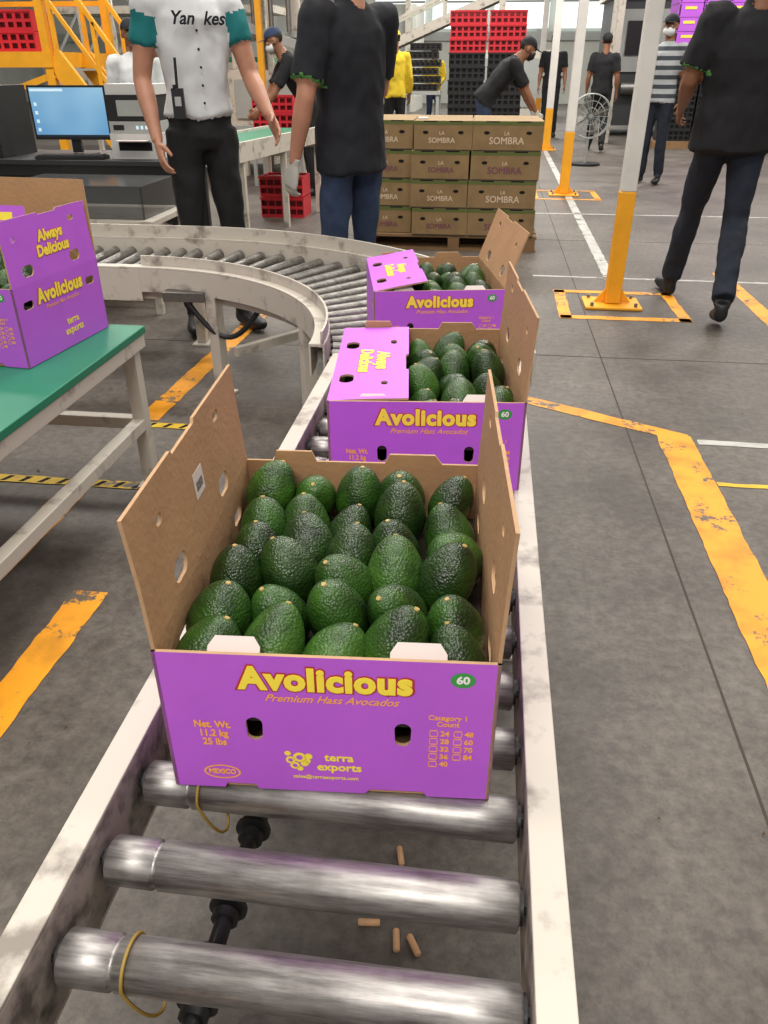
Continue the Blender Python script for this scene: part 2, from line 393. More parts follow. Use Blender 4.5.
# ------------------------------------------------------------------ cartons
def oval(cx,cz,w,h,n=14):
    r=min(w,h)/2; pts=[]
    for k in range(n*2):
        a=2*math.pi*k/(n*2)
        pts.append((cx+math.cos(a)*r+(math.copysign(w/2-r,math.cos(a)) if w>h else 0), cz+math.sin(a)*r+(math.copysign(h/2-r,math.sin(a)) if h>w else 0)))
    return pts
def arrow_hole(cx,cz,w=.018,h=.03):
    return oval(cx,cz,w,h,7)
CH=.215
def carton(name,loc,rot,W=.39,D=.49,Hh=CH,left=('up',4),right=('up',2),fh=.165,sideprint=False,backflap=0):
    e=empty(name,loc,rot); th=.0045; mb=MB()
    w,d=W/2,D/2
    out=[(-w,0),(-w*.68,0),(-w*.66,.008),(-w*.48,.008),(-w*.46,0),(w*.22,0),(w*.25,.008),(w*.58,.008),(w*.61,0),(w,0),(w,Hh),(-w,Hh)]
    F=Matrix.Translation((0,-d,0))
    mb.panel(out,[arrow_hole(-.087,.103,.020,.036),arrow_hole(.088,.103,.020,.036)],th,F,PURPLE,KRAFT,KEDGE)
    B=Matrix.Translation((0,d,0))@Matrix.Rotation(math.pi,4,'Z')
    outb=[(-w,0),(w,0),(w,Hh),(w*.75,Hh),(w*.72,Hh+.018),(w*.42,Hh+.018),(w*.38,Hh),(-w*.2,Hh),(-w*.24,Hh+.016),(-w*.62,Hh+.016),(-w*.68,Hh),(-w,Hh)]
    mb.panel(outb,[arrow_hole(-.087,.103),arrow_hole(.088,.103)],th,B,PURPLE,KRAFT,KEDGE)
    Lm=Matrix.Translation((-w,0,0))@Matrix.Rotation(-math.pi/2,4,'Z'); Rm=Matrix.Translation((w,0,0))@Matrix.Rotation(math.pi/2,4,'Z')
    side=[(-d,0),(d,0),(d,Hh),(-d,Hh)]
    for Mx in (Lm,Rm):
        mb.panel(side,[oval(-.15,.16,.045,.022),oval(.15,.16,.045,.022)],th,Mx,PURPLE,KRAFT,KEDGE)
    mb.bx(-w+.004,w-.004,-d+.004,d-.004,.0,.006,KRAFT)
    for sgn,spec in ((-1,left),(1,right)):
        if spec is None: continue
        ang=spec[1]
        base=(Lm if sgn<0 else Rm)@Matrix.Translation((0,0,Hh))
        tilt=Matrix.Rotation(R(ang),4,'X')
        h=spec[2] if len(spec)>2 else fh
        fo=[(-d+.003,0),(d-.003,0),(d-.008,h*.5),(d-.006,h),(d*.3,h),(d*.28,h-.006),(-d*.1,h-.006),(-d*.12,h),(-d+.006,h),(-d+.008,h*.5)]
        holes=[oval(-.10*(-sgn),.030,.05,.030),oval(.12*(-sgn),.030,.05,.030),oval(-.12*(-sgn),h-.035,.028,.014),oval(.15*(-sgn),h-.05,.02,.014)]
        M=base@tilt
        mb.panel(fo,holes,th,M,PURPLE,KRAFT,KEDGE)
        for bd,ww,zz in (('Always\nDelicious',.15,h*.52),):
            for mm,bo,off in ((REDO,.0040,-.0004),(YEL,.0022,-.0009)):
                tt=text(e,bd,ww*(1.03 if bo>.003 else 1),(0,0,0),(0,0,0),mm,bold=bo,shear=.1,name='flap_print')
                L=M@Matrix.Translation((.01,off,zz))@Matrix.Rotation(math.pi/2,4,'X')
                sc=tt.scale.copy(); tt.matrix_local=L@Matrix.Diagonal((*sc,1))
    if backflap:
        M=B@Matrix.Translation((0,0,Hh))@Matrix.Rotation(R(5),4,'X')
        mb.panel([(-w,0),(w,0),(w-.01,backflap),(-w+.01,backflap)],[oval(-.08,.05,.04,.018),oval(.08,.05,.04,.018)],th,M,PURPLE,KRAFT,KEDGE)
        M=Matrix.Translation((-.07,d-.12,Hh+.05))@Matrix.Rotation(R(-14),4,'X')
        mb.panel([(-.12,0),(.13,0),(.12,.11),(-.12,.11)],[oval(.02,.03,.05,.02)],th,M,PURPLE,KRAFT,KEDGE)
        mb.panel([(-.10,.065),(.08,.07),(.08,.092),(-.10,.088)],[],.0004,M@Matrix.Translation((0,-.0008,0)),YEL,YEL,YEL)
    for cx,ww in ((-.105,.060),(.104,.064)):
        M=Matrix.Translation((cx,-d+.010,Hh-.010))@Matrix.Rotation(R(-38),4,'X')
        mb.panel([(-ww/2,0),(ww/2,0),(ww/2,.010),(ww/2-.008,.022),(-ww/2+.008,.022),(-ww/2,.010)],[],.003,M,PAPER,PAPER,PAPER)
    mb.bx(-w+.006,w-.006,-d+.006,d-.006,Hh-.105,Hh-.10,mat('tray_pulp','2A2018',.9))
    if left and abs(left[1])<45:
        M=Lm@Matrix.Translation((0,0,Hh))@Matrix.Rotation(R(left[1]),4,'X')@Matrix.Translation((.0,th+.0002,.085))
        mb.panel([(-.020,-.018),(.020,-.018),(.020,.018),(-.020,.018)],[],.0006,M,PAPER,PAPER,PAPER)
        for q in range(7):
            M2=M@Matrix.Translation((-.012+q*.004,.0007,.0)); mb.panel([(-.0006-.0004*(q%2),-.009),(.0006,-.009),(.0006,.004),(-.0006-.0004*(q%2),.004)],[],.0003,M2,DARK,DARK,DARK)
    mb.obj('carton_body',e)
    fr=(R(90),0,0); y=-d-.0006
    text(e,'Avolicious',.206,(0,y,Hh-.034),fr,REDO,bold=.0042,name='print_title_outline',height=.041,space=1.08)
    text(e,'Avolicious',.200,(0,y-.0006,Hh-.034),fr,YEL,bold=.0026,name='print_title',height=.036,space=1.08)
    text(e,'Premium Hass Avocados',.155,(.005,y,Hh-.062),fr,ORA,bold=.0006,shear=.45,name='print_subtitle')
    text(e,'Net. Wt.\n11.2 kg\n25 lbs',.044,(-.137,y,.093),fr,ORA,bold=.0018,name='print_weight',height=.040)
    text(e,'terra\nexports',.054,(.012,y,.052),fr,YEL,bold=.0016,name='print_exporter')
    text(e,'sales@terraexports.com',.080,(-.005,y,.026),fr,YEL,bold=.0010,name='print_web')
    text(e,'MEXICO',.034,(-.133,y,.028),fr,ORA,bold=.0024,name='print_origin',height=.009)
    text(e,'Category 1\nCount',.044,(.140,y,.128),fr,ORA,bold=.0013,name='print_category',height=.018)
    mb=MB()
    for c in range(2):
        for r in range(5 if c==0 else 4):
            x=.124+c*.028; z=.108-r*.0125
            for a,b,c1,d1 in ((-.005,.005,-.005,-.0040),(-.005,.005,.0040,.005),(-.005,-.0040,-.005,.005),(.0040,.005,-.005,.005)):
                mb.bx(x+a,x+b,y,y+.0004,z+c1,z+d1,ORA)
            text(e,(('24','28','32','36','40'),('48','60','70','84'))[c][r],.0105,(x+.013,y,z),fr,ORA,bold=.0018,name='print_size',height=.0085)
    for k in range(28):
        a0=2*math.pi*k/28;a1=2*math.pi*(k+1)/28
        P=lambda a,rx,rz:(-.133+rx*math.cos(a),y,.028+rz*math.sin(a))
        mb.add([P(a0,.023,.012),P(a1,.023,.012),P(a1,.0205,.0098),P(a0,.0205,.0098)],[(0,1,2,3)],ORA)
    for cx,cz,r in ((-.036,.059,.008),(-.047,.054,.006),(-.042,.045,.006),(-.030,.049,.005),(-.025,.061,.005),(-.05,.065,.004),(-.026,.053,.0035),(-.036,.040,.004)):
        mb.add([(cx+r*math.cos(2*math.pi*k/14),y,cz+r*math.sin(2*math.pi*k/14)) for k in range(14)],[tuple(range(14))],YEL)
    for cx,cz,r in ((-.036,.059,.004),(-.047,.054,.003),(-.042,.045,.003)):
        mb.add([(cx+r*math.cos(2*math.pi*k/14),y-.0003,cz+r*math.sin(2*math.pi*k/14)) for k in range(14)],[tuple(range(14))],PURPLE)
    mb.add([(.154+.014*math.cos(2*math.pi*k/24),y,Hh-.024+.011*math.sin(2*math.pi*k/24)) for k in range(24)],[tuple(range(24))],GRN)
    mb.obj('print_marks',e)
    text(e,'60',.015,(.154,y-.0005,Hh-.024),fr,WHT,bold=.002,name='print_count')
    if sideprint:
        rr=(R(90),0,R(90)); x=w+.0006
        text(e,'Avolicious',.226,(x,.0,Hh-.045),rr,REDO,bold=.0042,name='side_title_outline',height=.047,space=1.08)
        text(e,'Avolicious',.22,(x+.0006,.0,Hh-.045),rr,YEL,bold=.0026,name='side_title',height=.042,space=1.08)
        text(e,'Premium Hass Avocados',.16,(x,0,Hh-.078),rr,ORA,bold=.0004,shear=.45,name='side_subtitle')
        text(e,'terra\nexports',.09,(x,.03,.06),rr,YEL,bold=.0012,name='side_exporter')
    return e

def avocado(mb,M,s=1.0,pear=.14,fatn=1.0,m=None):
    seg,rings=24,18; vs=[]
    for i in range(rings+1):
        t=math.pi*i/rings; z=-math.cos(t); r=math.sin(t)**.88
        r*=.0372*fatn*(1-pear*z-.05*z*z) ; zz=z*.049
        for k in range(seg):
            a=2*math.pi*k/seg; p=Vector((r*math.cos(a),r*math.sin(a),zz))
            p=p*(1+.018*noise.noise(Vector((p.x*45+M[0][3]*50,p.y*45+M[1][3]*50,p.z*45))))
            vs.append(M@(p*s))
    fs=[(i*seg+k,i*seg+(k+1)%seg,(i+1)*seg+(k+1)%seg,(i+1)*seg+k) for i in range(rings) for k in range(seg)]
    mb.add(vs,fs,m,True)
    mb.tube([M@(Vector((0,0,.0478))*s),M@(Vector((0,0,.0502))*s)],[.0036*s,.0031*s],STEM,seg=10)
def avo_pile(name,loc,rot,W=.39,D=.49,z=.172,nx=5,ny=6,seed=1,skip=None):
    rnd=random.Random(seed); mb=MB()
    for j in range(ny):
        for i in range(nx):
            if skip and skip(i,j): continue
            dx=(W-.03)/nx; dy=(D-.03)/ny
            x=(i-(nx-1)/2)*dx*.99+rnd.uniform(-.008,.008); y=(j-(ny-1)/2)*dy+rnd.uniform(-.010,.010)
            y+=(.016 if i%2 else -.008)+rnd.uniform(-.004,.004)
            y=max(-D/2+.052,min(D/2-.048,y)); x=max(-W/2+.046,min(W/2-.046,x))
            tx=rnd.choice((rnd.uniform(-50,-10),rnd.uniform(-25,5),rnd.uniform(5,48)))
            ty=rnd.uniform(-32,32)
            if j==0: tx=rnd.uniform(-34,0)
            M=Matrix.Translation((x,y,z+rnd.uniform(-.010,.016)-(.006 if j==0 else 0)))@Matrix.Rotation(R(tx),4,'X')@Matrix.Rotation(R(ty),4,'Y')@Matrix.Rotation(rnd.uniform(0,6.28),4,'Z')
            avocado(mb,M,rnd.uniform(.93,1.08),rnd.uniform(.08,.22),rnd.uniform(.93,1.05),rnd.choice(AVOS))
    o=mb.obj(name,None,loc,rot); return o
def place(flx,fly,rotdeg,W=.39,D=.49):
    a=R(rotdeg); c=Vector((W/2,D/2)); return (flx+c.x*math.cos(a)-c.y*math.sin(a), fly+c.x*math.sin(a)+c.y*math.cos(a))
Zc=.501
c1=place(-.342,.628,3.8); carton('avocado_carton',(*c1,Zc),R(3.8),left=('up',4),right=('up',2)); avo_pile('avocado_pile',(*c1,Zc),R(3.8),seed=3)
c2=place(-.288,1.385,5.5); carton('avocado_carton',(*c2,Zc),R(5.5),left=('fold',-88,.160),right=('up',3)); avo_pile('avocado_pile',(*c2,Zc),R(5.5),seed=5,z=.162,skip=lambda i,j:i<2)
c3=place(-.312,2.235,11,D=.46); carton('avocado_carton',(*c3,Zc),R(11),D=.46,left=('fold',-80,.160),right=('up',20)); avo_pile('avocado_pile',(*c3,Zc),R(11),D=.46,seed=8,z=.162,skip=lambda i,j:i<2)
a=R(-6); ct=Vector((-1.225,1.90)); cc=(ct.x-.195*math.cos(a)-.205*math.sin(a), ct.y-.195*math.sin(a)+.205*math.cos(a))
carton('avocado_carton',(*cc,.56),a,D=.41,left=None,right=('up',-3),sideprint=True,backflap=.22); avo_pile('avocado_pile',(*cc,.56),a,D=.41,ny=5,seed=11,z=.185,skip=lambda i,j:j>3)

# ------------------------------------------------------------------ green topped table on the left
mb=MB()
mb.bx(-2.3,-1.075,.9,2.34,.535,.558,GREENB)
mb.bx(-2.3,-1.08,.9,2.335,.49,.535,CREAM)
for xx in (-2.25,-1.115):
    for yy in (.95,2.29): mb.bx(xx-.022,xx+.022,yy-.022,yy+.022,.0,.49,CREAM); mb.bx(xx-.04,xx+.04,yy-.04,yy+.04,0,.01,CREAM)
mb.bx(-1.135,-1.095,.95,2.29,.22,.26,CREAM); mb.bx(-2.27,-2.23,.95,2.29,.22,.26,CREAM)
mb.bx(-2.25,-1.115,2.27,2.31,.22,.26,CREAM); mb.bx(-2.25,-1.115,.93,.97,.22,.26,CREAM)
mb.obj('packing_table',bevel=.003)

# ------------------------------------------------------------------ kraft carton stack on pallet
mb=MB(); WOOD=mat('pallet_wood','8A6B48',.8,var=.2,vscale=6)
st=empty('carton_stack')
for z in (0,.1): 
    for k in range(5): mb.bx(-1.02,.40,6.45+k*.17,6.57+k*.17,z,z+.02,WOOD)
for xx in (-1.0,-.3,.30): mb.bx(xx,xx+.09,6.45,7.25,.02,.10,WOOD)
mb.obj('pallet',st)
mb=MB(); hb=.205
cols=[(-1.02,-.60),(-.595,-.155),(-.15,.37)]
GAPSHADE=mat('gap_shade','3B3324',.7)  # dark strip colour, paints the shaded gap between carton layers
for L in range(4):
    z=.122+L*hb
    for ci,(x0,x1) in enumerate(cols):
        for r in range(2):
            yy=6.44+r*.4+(.05 if ci==0 else 0); j=random.uniform(-.01,.01); zz=hb-.006
            mb.bx(x0+j,x1+j,yy,yy+.39,z,z+zz,KRAFTD)
            if r==0:
                mb.bx(x0+j,x1+j,yy-.001,yy,z+hb-.034,z+hb-.008,OLIVE)
                mb.bx(x0+j+.01,x1+j-.01,yy-.0015,yy-.0005,z-.006,z+.004,GAPSHADE)
                for hx in (.2,.8):
                    cx=x0+j+(x1-x0)*hx; mb.add([(cx+.022*math.cos(t*.524),yy-.0015,z+.12+.012*math.sin(t*.524)) for t in range(12)],[tuple(range(12))],DARK)
                for hx in (.28,.72):
                    cx=x0+j+(x1-x0)*hx; mb.bx(cx-.05,cx+.05,yy-.0018,yy,z+hb-.014,z+hb-.006,DARK)
for x0,x1 in cols[:2]:
    mb.bx(x0+.03,x0+.1,6.55,6.65,.122+4*hb-.006,.122+4*hb+.008,PAPER)
mb.obj('cartons',st,bevel=.003)
PRT=mat('print_cream','D9C2A6',.7); PRP=mat('print_plum','7A4A55',.7)
for L in range(4):
    for ci,(x0,x1) in enumerate(cols):
        z=.122+L*hb; yq=6.437+(.05 if ci==0 else 0)
        text(st,'SOMBRA',.26 if ci==2 else .2,((x0+x1)/2,yq,z+.065),(R(90),0,0),PRT if L%2 else PRP,bold=.001,name='print')
        text(st,'LA',.04,((x0+x1)/2,yq,z+.115),(R(90),0,0),PRT,bold=.001,name='print')

# ------------------------------------------------------------------ columns
def column(x,y,r=.043,h=8,yh=.66):
    mb=MB()
    mb.bx(x-r,x+r,y-r,y+r,yh,h,WHITEP); mb.bx(x-r-.002,x+r+.002,y-r-.002,y+r+.002,.02,yh,YELP)
    mb.bx(x-.17,x+.17,y-.13,y+.13,0,.018,YELP)
    for sx in (-1,1):
        mb.add([(x+sx*r,y-.006,.02),(x+sx*(r+.07),y-.006,.02),(x+sx*r,y-.006,.11),(x+sx*r,y+.006,.02),(x+sx*(r+.07),y+.006,.02),(x+sx*r,y+.006,.11)],[(0,1,2),(3,5,4),(0,3,4,1),(1,4,5,2),(0,2,5,3)],YELP)
        for sy in (-1,1): mb.tube([(x+sx*.13,y+sy*.1,.018),(x+sx*.13,y+sy*.1,.04)],.012,GALV,seg=6,smooth=False)
    mb.obj('steel_column',bevel=.006)
column(.80,4.93); column(.86,9.75,.05); column(.97,15.4,.06); column(1.02,20.6,.06)

# ------------------------------------------------------------------ desk with computer
mb=MB(); DT=mat('desk_top','2A2A2C',.5)
mb.bx(-3.7,-1.98,5.15,5.85,.73,.76,DT)
for xx in (-3.65,-2.05):
    for yy in (5.2,5.8): mb.bx(xx-.025,xx+.025,yy-.025,yy+.025,0,.73,BLACKM)
mb.bx(-3.65,-2.05,5.78,5.82,.3,.7,DT); mb.bx(-3.65,-2.05,5.19,5.22,.66,.73,BLACKM)
mb.obj('computer_desk',bevel=.003)
SCR=bpy.data.materials.new('monitor_screen'); SCR.use_nodes=True; nt=SCR.node_tree; b=nt.nodes['Principled BSDF']
tc=nt.nodes.new('ShaderNodeTexCoord'); gr=nt.nodes.new('ShaderNodeTexNoise'); gr.inputs['Scale'].default_value=1.5
nt.links.new(tc.outputs['Object'],gr.inputs['Vector']); r=nt.nodes.new('ShaderNodeValToRGB'); r.color_ramp.elements[0].color=lin('3A86C0'); r.color_ramp.elements[1].color=lin('9CCBE6'); r.color_ramp.elements[0].position=.3; r.color_ramp.elements[1].position=.6
nt.links.new(gr.outputs['Fac'],r.inputs['Fac']); nt.links.new(r.outputs['Color'],b.inputs['Emission Color']); b.inputs['Emission Strength'].default_value=.9; b.inputs['Base Color'].default_value=(0,0,0,1)
SCW=mat('screen_window','C4DCE8',.5,emit=.6)
mb=MB()
mb.bx(-.26,.26,0,.03,.10,.42,BLACKP); mb.bx(-.247,.247,-.002,0,.118,.407,SCR)
mb.bx(-.247,.247,-.003,-.002,.118,.13,mat('taskbar','25384A',.5))
mb.bx(-.24,-.02,-.003,-.002,.385,.40,SCW)
for q in range(4): mb.bx(-.23,-.21,-.003,-.002,.15+q*.05,.17+q*.05,SCW)
mb.bx(-.03,.03,.02,.05,.02,.2,BLACKP); mb.bx(-.12,.12,-.07,.1,0,.015,BLACKP)
mb.obj('computer_monitor',None,(-2.78,5.42,.76),R(4),bevel=.004)
mb=MB(); mb.bx(-.22,.22,-.07,.07,0,.02,BLACKP)
for i in range(14):
    for j in range(4): mb.bx(-.21+i*.03,-.185+i*.03,-.06+j*.03,-.035+j*.03,.02,.027,mat('key_cap','2E2E30',.5))
mb.obj('computer_keyboard',None,(-2.72,5.24,.76),R(5))
mb=MB()
mb.bx(-.16,.16,-.18,.18,0,.15,GREYP); mb.bx(-.155,.155,-.175,.18,.15,.22,STEEL); mb.bx(-.15,.15,-.17,.18,.22,.37,BLACKP); mb.bx(-.16,.16,-.15,.18,.37,.43,GREYP)
mb.bx(-.11,.11,-.182,-.18,.05,.10,DARK); mb.bx(-.09,.09,-.176,-.17,.25,.34,STEEL); mb.bx(-.1,.1,-.26,-.16,.11,.115,PAPER)
mb.bx(-.13,-.06,-.178,-.17,.17,.20,BLACKP)
for q in range(4): mb.bx(.02+q*.03,.035+q*.03,-.178,-.17,.175,.195,SCW)
mb.obj('label_printer',None,(-2.30,5.45,.76),R(3),bevel=.006)
mb=MB(); mb.bx(-.1,.1,-.22,.22,0,.42,BLACKP); mb.bx(-.09,.09,-.225,-.22,.3,.38,STEEL)
mb.obj('computer_tower',None,(-3.3,5.45,.76),0,bevel=.004)
GLASS=mat('smoky_acrylic','57595A',.15,alpha=.55)
mb=MB()
mb.bx(-3.0,-1.86,4.35,4.95,.50,.53,CREAM)
for xx in (-2.96,-1.9):
    for yy in (4.39,4.91): mb.bx(xx-.02,xx+.02,yy-.02,yy+.02,0,.5,CREAM)
mb.bx(-2.96,-1.9,4.37,4.41,.2,.23,CREAM)
mb.bx(-2.75,-1.92,4.40,4.41,.53,.70,GLASS); mb.bx(-2.75,-1.92,4.40,4.9,.70,.708,GLASS); mb.bx(-1.93,-1.92,4.4,4.9,.53,.7,GLASS)
mb.obj('side_bench',bevel=.002)

mb=MB()
def obar(a,b,w,z0,z1,m): mb.bar((a[0],a[1],(z0+z1)/2),(b[0],b[1],(z0+z1)/2),w,z1-z0,m)
A=(-2.2,6.3);B=(-1.95,8.35)
obar(A,B,.5,.74,.76,GREENB); 
for s in (-.27,.27): obar((A[0]+s,A[1]),(B[0]+s,B[1]),.03,.64,.78,CREAM)
for t in (0.05,.5,.95):
    x=A[0]+(B[0]-A[0])*t; y=A[1]+(B[1]-A[1])*t
    for s in (-.25,.25): mb.bx(x+s-.025,x+s+.025,y-.025,y+.025,0,.66,CREAM)
    mb.bx(x-.25,x+.25,y-.02,y+.02,.60,.64,CREAM)

# ------------------------------------------------------------------ plastic crates
def crate(mb,x,y,z,m,w=.56,d=.38,h=.19,rot=0,fill=True):
    M=Matrix.Translation((x,y,z))@Matrix.Rotation(rot,4,'Z')
    for s in (-1,1):
        pts=[(-w/2,0),(w/2,0),(w/2,h-.01),(-w/2,h-.01)]
        holes=[]
        for i in range(6):
            for j in range(2):
                cx=-w/2+w*(i+.5)/6; cz=.03+j*(h-.04)*.5; hh=(h-.04)*.32; holes.append([(cx-.03,cz),(cx+.03,cz),(cx+.03,cz+hh),(cx-.03,cz+hh)])
        MM=M@(Matrix.Translation((0,-d/2,0)) if s<0 else Matrix.Translation((0,d/2,0))@Matrix.Rotation(math.pi,4,'Z'))
        mb.panel(pts,holes,.008,MM,m,m,m)
        mb.bx(-w/2 if s<0 else w/2-.008,-w/2+.008 if s<0 else w/2,-d/2+.008,d/2-.008,0,h-.01,m,M=M)
    mb.bx(-w/2-.008,w/2+.008,-d/2-.008,-d/2+.004,h-.025,h-.004,m,M=M)
    mb.bx(-w/2+.01,w/2-.01,-d/2+.01,d/2-.01,.005,.012,m,M=M)
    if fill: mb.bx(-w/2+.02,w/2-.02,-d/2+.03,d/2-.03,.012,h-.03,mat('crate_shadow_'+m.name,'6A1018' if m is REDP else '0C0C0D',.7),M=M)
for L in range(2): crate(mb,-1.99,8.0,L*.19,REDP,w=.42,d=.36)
mb.obj('belt_conveyor')
mb=MB()
for L in range(11):
    for c in range(2):
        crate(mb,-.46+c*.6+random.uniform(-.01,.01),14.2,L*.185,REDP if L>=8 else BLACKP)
mb.obj('plastic_crate_stack')
mb=MB()
for L in range(6): crate(mb,-1.35+.05*(L%2),16.5,.9+L*.13,BLACKP,h=.12)
mb.bx(-1.7,-1.0,16.2,16.8,.84,.9,STEEL)
for sx in (-1.65,-1.05):
    for sy in (16.25,16.75): mb.bx(sx-.03,sx+.03,sy-.03,sy+.03,0,.84,STEEL)
mb.obj('crate_trolley')
mb=MB()
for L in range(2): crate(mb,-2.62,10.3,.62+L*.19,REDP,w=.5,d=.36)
mb.bx(-2.9,-2.35,10.05,10.55,.58,.62,STEEL)
for sx in (-2.87,-2.38):
    for sy in (10.08,10.52): mb.bx(sx-.02,sx+.02,sy-.02,sy+.02,0,.58,STEEL)
mb.obj('crate_stand')

# ------------------------------------------------------------------ yellow stair platform
mb=MB()
PX0,PX1,PY0,PY1=-7.6,-4.5,8.6,10.2; PZ=1.42
mb.bx(PX0,PX1,PY0,PY1,PZ-.14,PZ,YELP)
for x in (PX0+.05,-6.1,PX1-.05):
    for y in (PY0+.05,PY1-.05): mb.bx(x-.04,x+.04,y-.04,y+.04,0,2.6,YELP)
for z in (PZ+.5,PZ+1.05):
    for y in (PY1-.05,): mb.bx(PX0,PX1,y-.025,y+.025,z-.025,z+.025,YELP)
mb.bx(PX0,PX1,PY0+.02,PY0+.07,PZ+.62,PZ+.67,YELP)
for y in (PY0+.05,PY0+.75):
    mb.bar((PX1,y,PZ-.05),(-3.55,y,.05),.05,.2,YELP)
    mb.bar((PX1,y,PZ+.95),(-3.55,y,1.0),.04,.04,YELP); mb.bar((PX1,y,PZ+.5),(-3.55,y,.55),.035,.035,YELP)
    for t in (0.05,.5,.97):
        x=PX1+(-3.55-PX1)*t; mb.bar((x,y,PZ-.05-1.4*t),(x,y,PZ+.95-1.4*t),.04,.04,YELP)
for k in range(7):
    t=(k+.5)/7; mb.bx(PX1+.95*t-.1,PX1+.95*t+.1,PY0+.08,PY0+.72,PZ-.05-1.4*t-.02,PZ-.05-1.4*t,STEEL)
mb.bar((PX0,PY0+.05,.3),(PX1,PY0+.05,PZ-.2),.05,.06,YELP)
for i in range(3):
    for L in range(2): crate(mb,-5.0-.6*i,8.95,PZ+L*.185,REDP)
mb.obj('stair_platform')

# ------------------------------------------------------------------ machines in the back
mb=MB()
mb.bx(-4.3,-2.4,11.0,12.6,.35,1.25,CREAM); mb.bx(-4.2,-2.5,10.96,11.0,.5,.62,STEEL)
for k in range(4): mb.bx(-4.2+k*.44,-3.85+k*.44,10.97,11.0,.7,1.15,STEEL)
for x in (-4.2,-3.3,-2.5):
    for y in (11.1,12.5): mb.bx(x-.05,x+.05,y-.05,y+.05,0,3.4,CREAM)
mb.bx(-4.4,-2.3,11,12.6,2.5,2.62,CREAM); mb.bx(-4.4,-2.3,11,12.6,1.6,1.66,STEEL)
mb.bar((-4.2,11,1.3),(-2.5,11,2.5),.06,.08,CREAM); mb.bar((-4.0,10.9,2.0),(-2.4,10.9,1.5),.05,.1,STEEL)
for k in range(8): mb.tube([(-4.1+k*.22,10.95,1.66),(-4.1+k*.22,10.95,2.1)],.03,GALV,seg=10)
mb.obj('sorting_machine',bevel=.004)
mb=MB()
mb.bx(-7,-3.4,13.5,14.5,1.1,1.35,CREAM); mb.bx(-7,-3.4,13.5,14.5,2.0,2.1,CREAM)
for k in range(8):
    mb.bx(-7+k*.5,-6.93+k*.5,13.48,13.55,0,2.4,CREAM)
    mb.bar((-7+k*.5,13.5,1.35),(-6.5+k*.5,13.5,2.0),.03,.04,STEEL)
mb.bx(-6.8,-3.6,13.6,14.4,1.35,1.42,GREENB)
mb.obj('elevated_conveyor')
mb=MB(); mb.bx(-2.93,-2.86,10.75,10.82,0,4.5,YELP); mb.bx(-3.05,-2.75,10.68,10.9,0,.02,YELP); mb.bx(-2.9,-1.6,10.77,10.80,2.4,2.47,YELP); mb.obj('yellow_post')
mb=MB()
a=Vector((-3.2,17.5,1.2)); b_=Vector((2.2,17.5,3.3))
for dy in (-.35,.35):
    mb.bar(a+Vector((0,dy,0)),b_+Vector((0,dy,0)),.06,.16,CREAM); mb.bar(a+Vector((0,dy,.38)),b_+Vector((0,dy,.38)),.04,.05,CREAM)
    for t in (0,.2,.4,.6,.8,1):
        p=a.lerp(b_,t)+Vector((0,dy,0)); mb.bar(p,p+Vector((0,0,.38)),.04,.04,CREAM)
        if t in (.2,.6,1): mb.bx(p.x-.06,p.x+.06,p.y-.06,p.y+.06,0,p.z,CREAM)
mb.bar(a,b_,.66,.03,GREENB)
mb.obj('incline_conveyor')
mb=MB()
mb.bx(-6.5,-2.0,22,24.5,.3,2.6,WALLM); mb.bx(-6.4,-2.1,21.95,22,1.2,1.4,STEEL)
for k in range(5): mb.bx(-6.3+k*.88,-5.6+k*.88,21.96,22,1.5,2.4,STEEL)
for k in range(6): mb.bx(-6.5+k*.85,-6.38+k*.85,21.9,22,0,4,CREAM)
mb.bx(-6.5,-2,21.8,22.0,2.9,3.0,CREAM); mb.obj('packing_machine')
mb=MB()
for k in range(2):
    mb.bx(-1.2+k*1.5,.1+k*1.5,25,27,.0,1.7,mat('cabinet_beige','C9C6B8',.6)); mb.bx(-1.1+k*1.5,0+k*1.5,24.97,25,.3,1.5,STEEL)
mb.obj('storage_cabinet')
mb=MB(); DKM=mat('machine_dark','3B3E3F',.5)
mb.bx(2.3,4.1,19,21,.2,2.5,DKM); mb.bx(2.4,4.0,18.96,19,1.2,2.3,STEEL); mb.bx(2.6,3.0,18.93,18.96,1.5,2.1,BLACKM); mb.bx(2.2,4.2,18.9,21.1,2.5,2.6,CREAM)
for x in (2.4,4.0): mb.bx(x-.06,x+.06,19.1,19.3,0,.2,BLACKM)
mb.tube([(2.6,18.9,.9),(3.8,18.9,.9)],.12,GALV,seg=16); mb.obj('palletising_machine')
st2=empty('carton_pallet'); mb=MB()
for L in range(14):
    low=L<8
    for i in range(4):
        if low:
            crate(mb,3.25+i*.6,16.2,.12+L*.185,BLACKP)
        else:
            z=1.61+(L-8)*.205
            for j in range(2): mb.bx(3.0+i*.41,3.39+i*.41,16.0+j*.4,16.39+j*.4,z,z+.198,PURPLE)
            mb.bx(3.1+i*.41,3.29+i*.41,15.996,16,z+.11,z+.15,YEL); mb.bx(3.01+i*.41,3.03+i*.41,15.996,16,z+.02,z+.18,DARK)
mb.bx(2.9,5.4,15.95,16.85,0,.12,WOOD); mb.obj('cartons',st2)

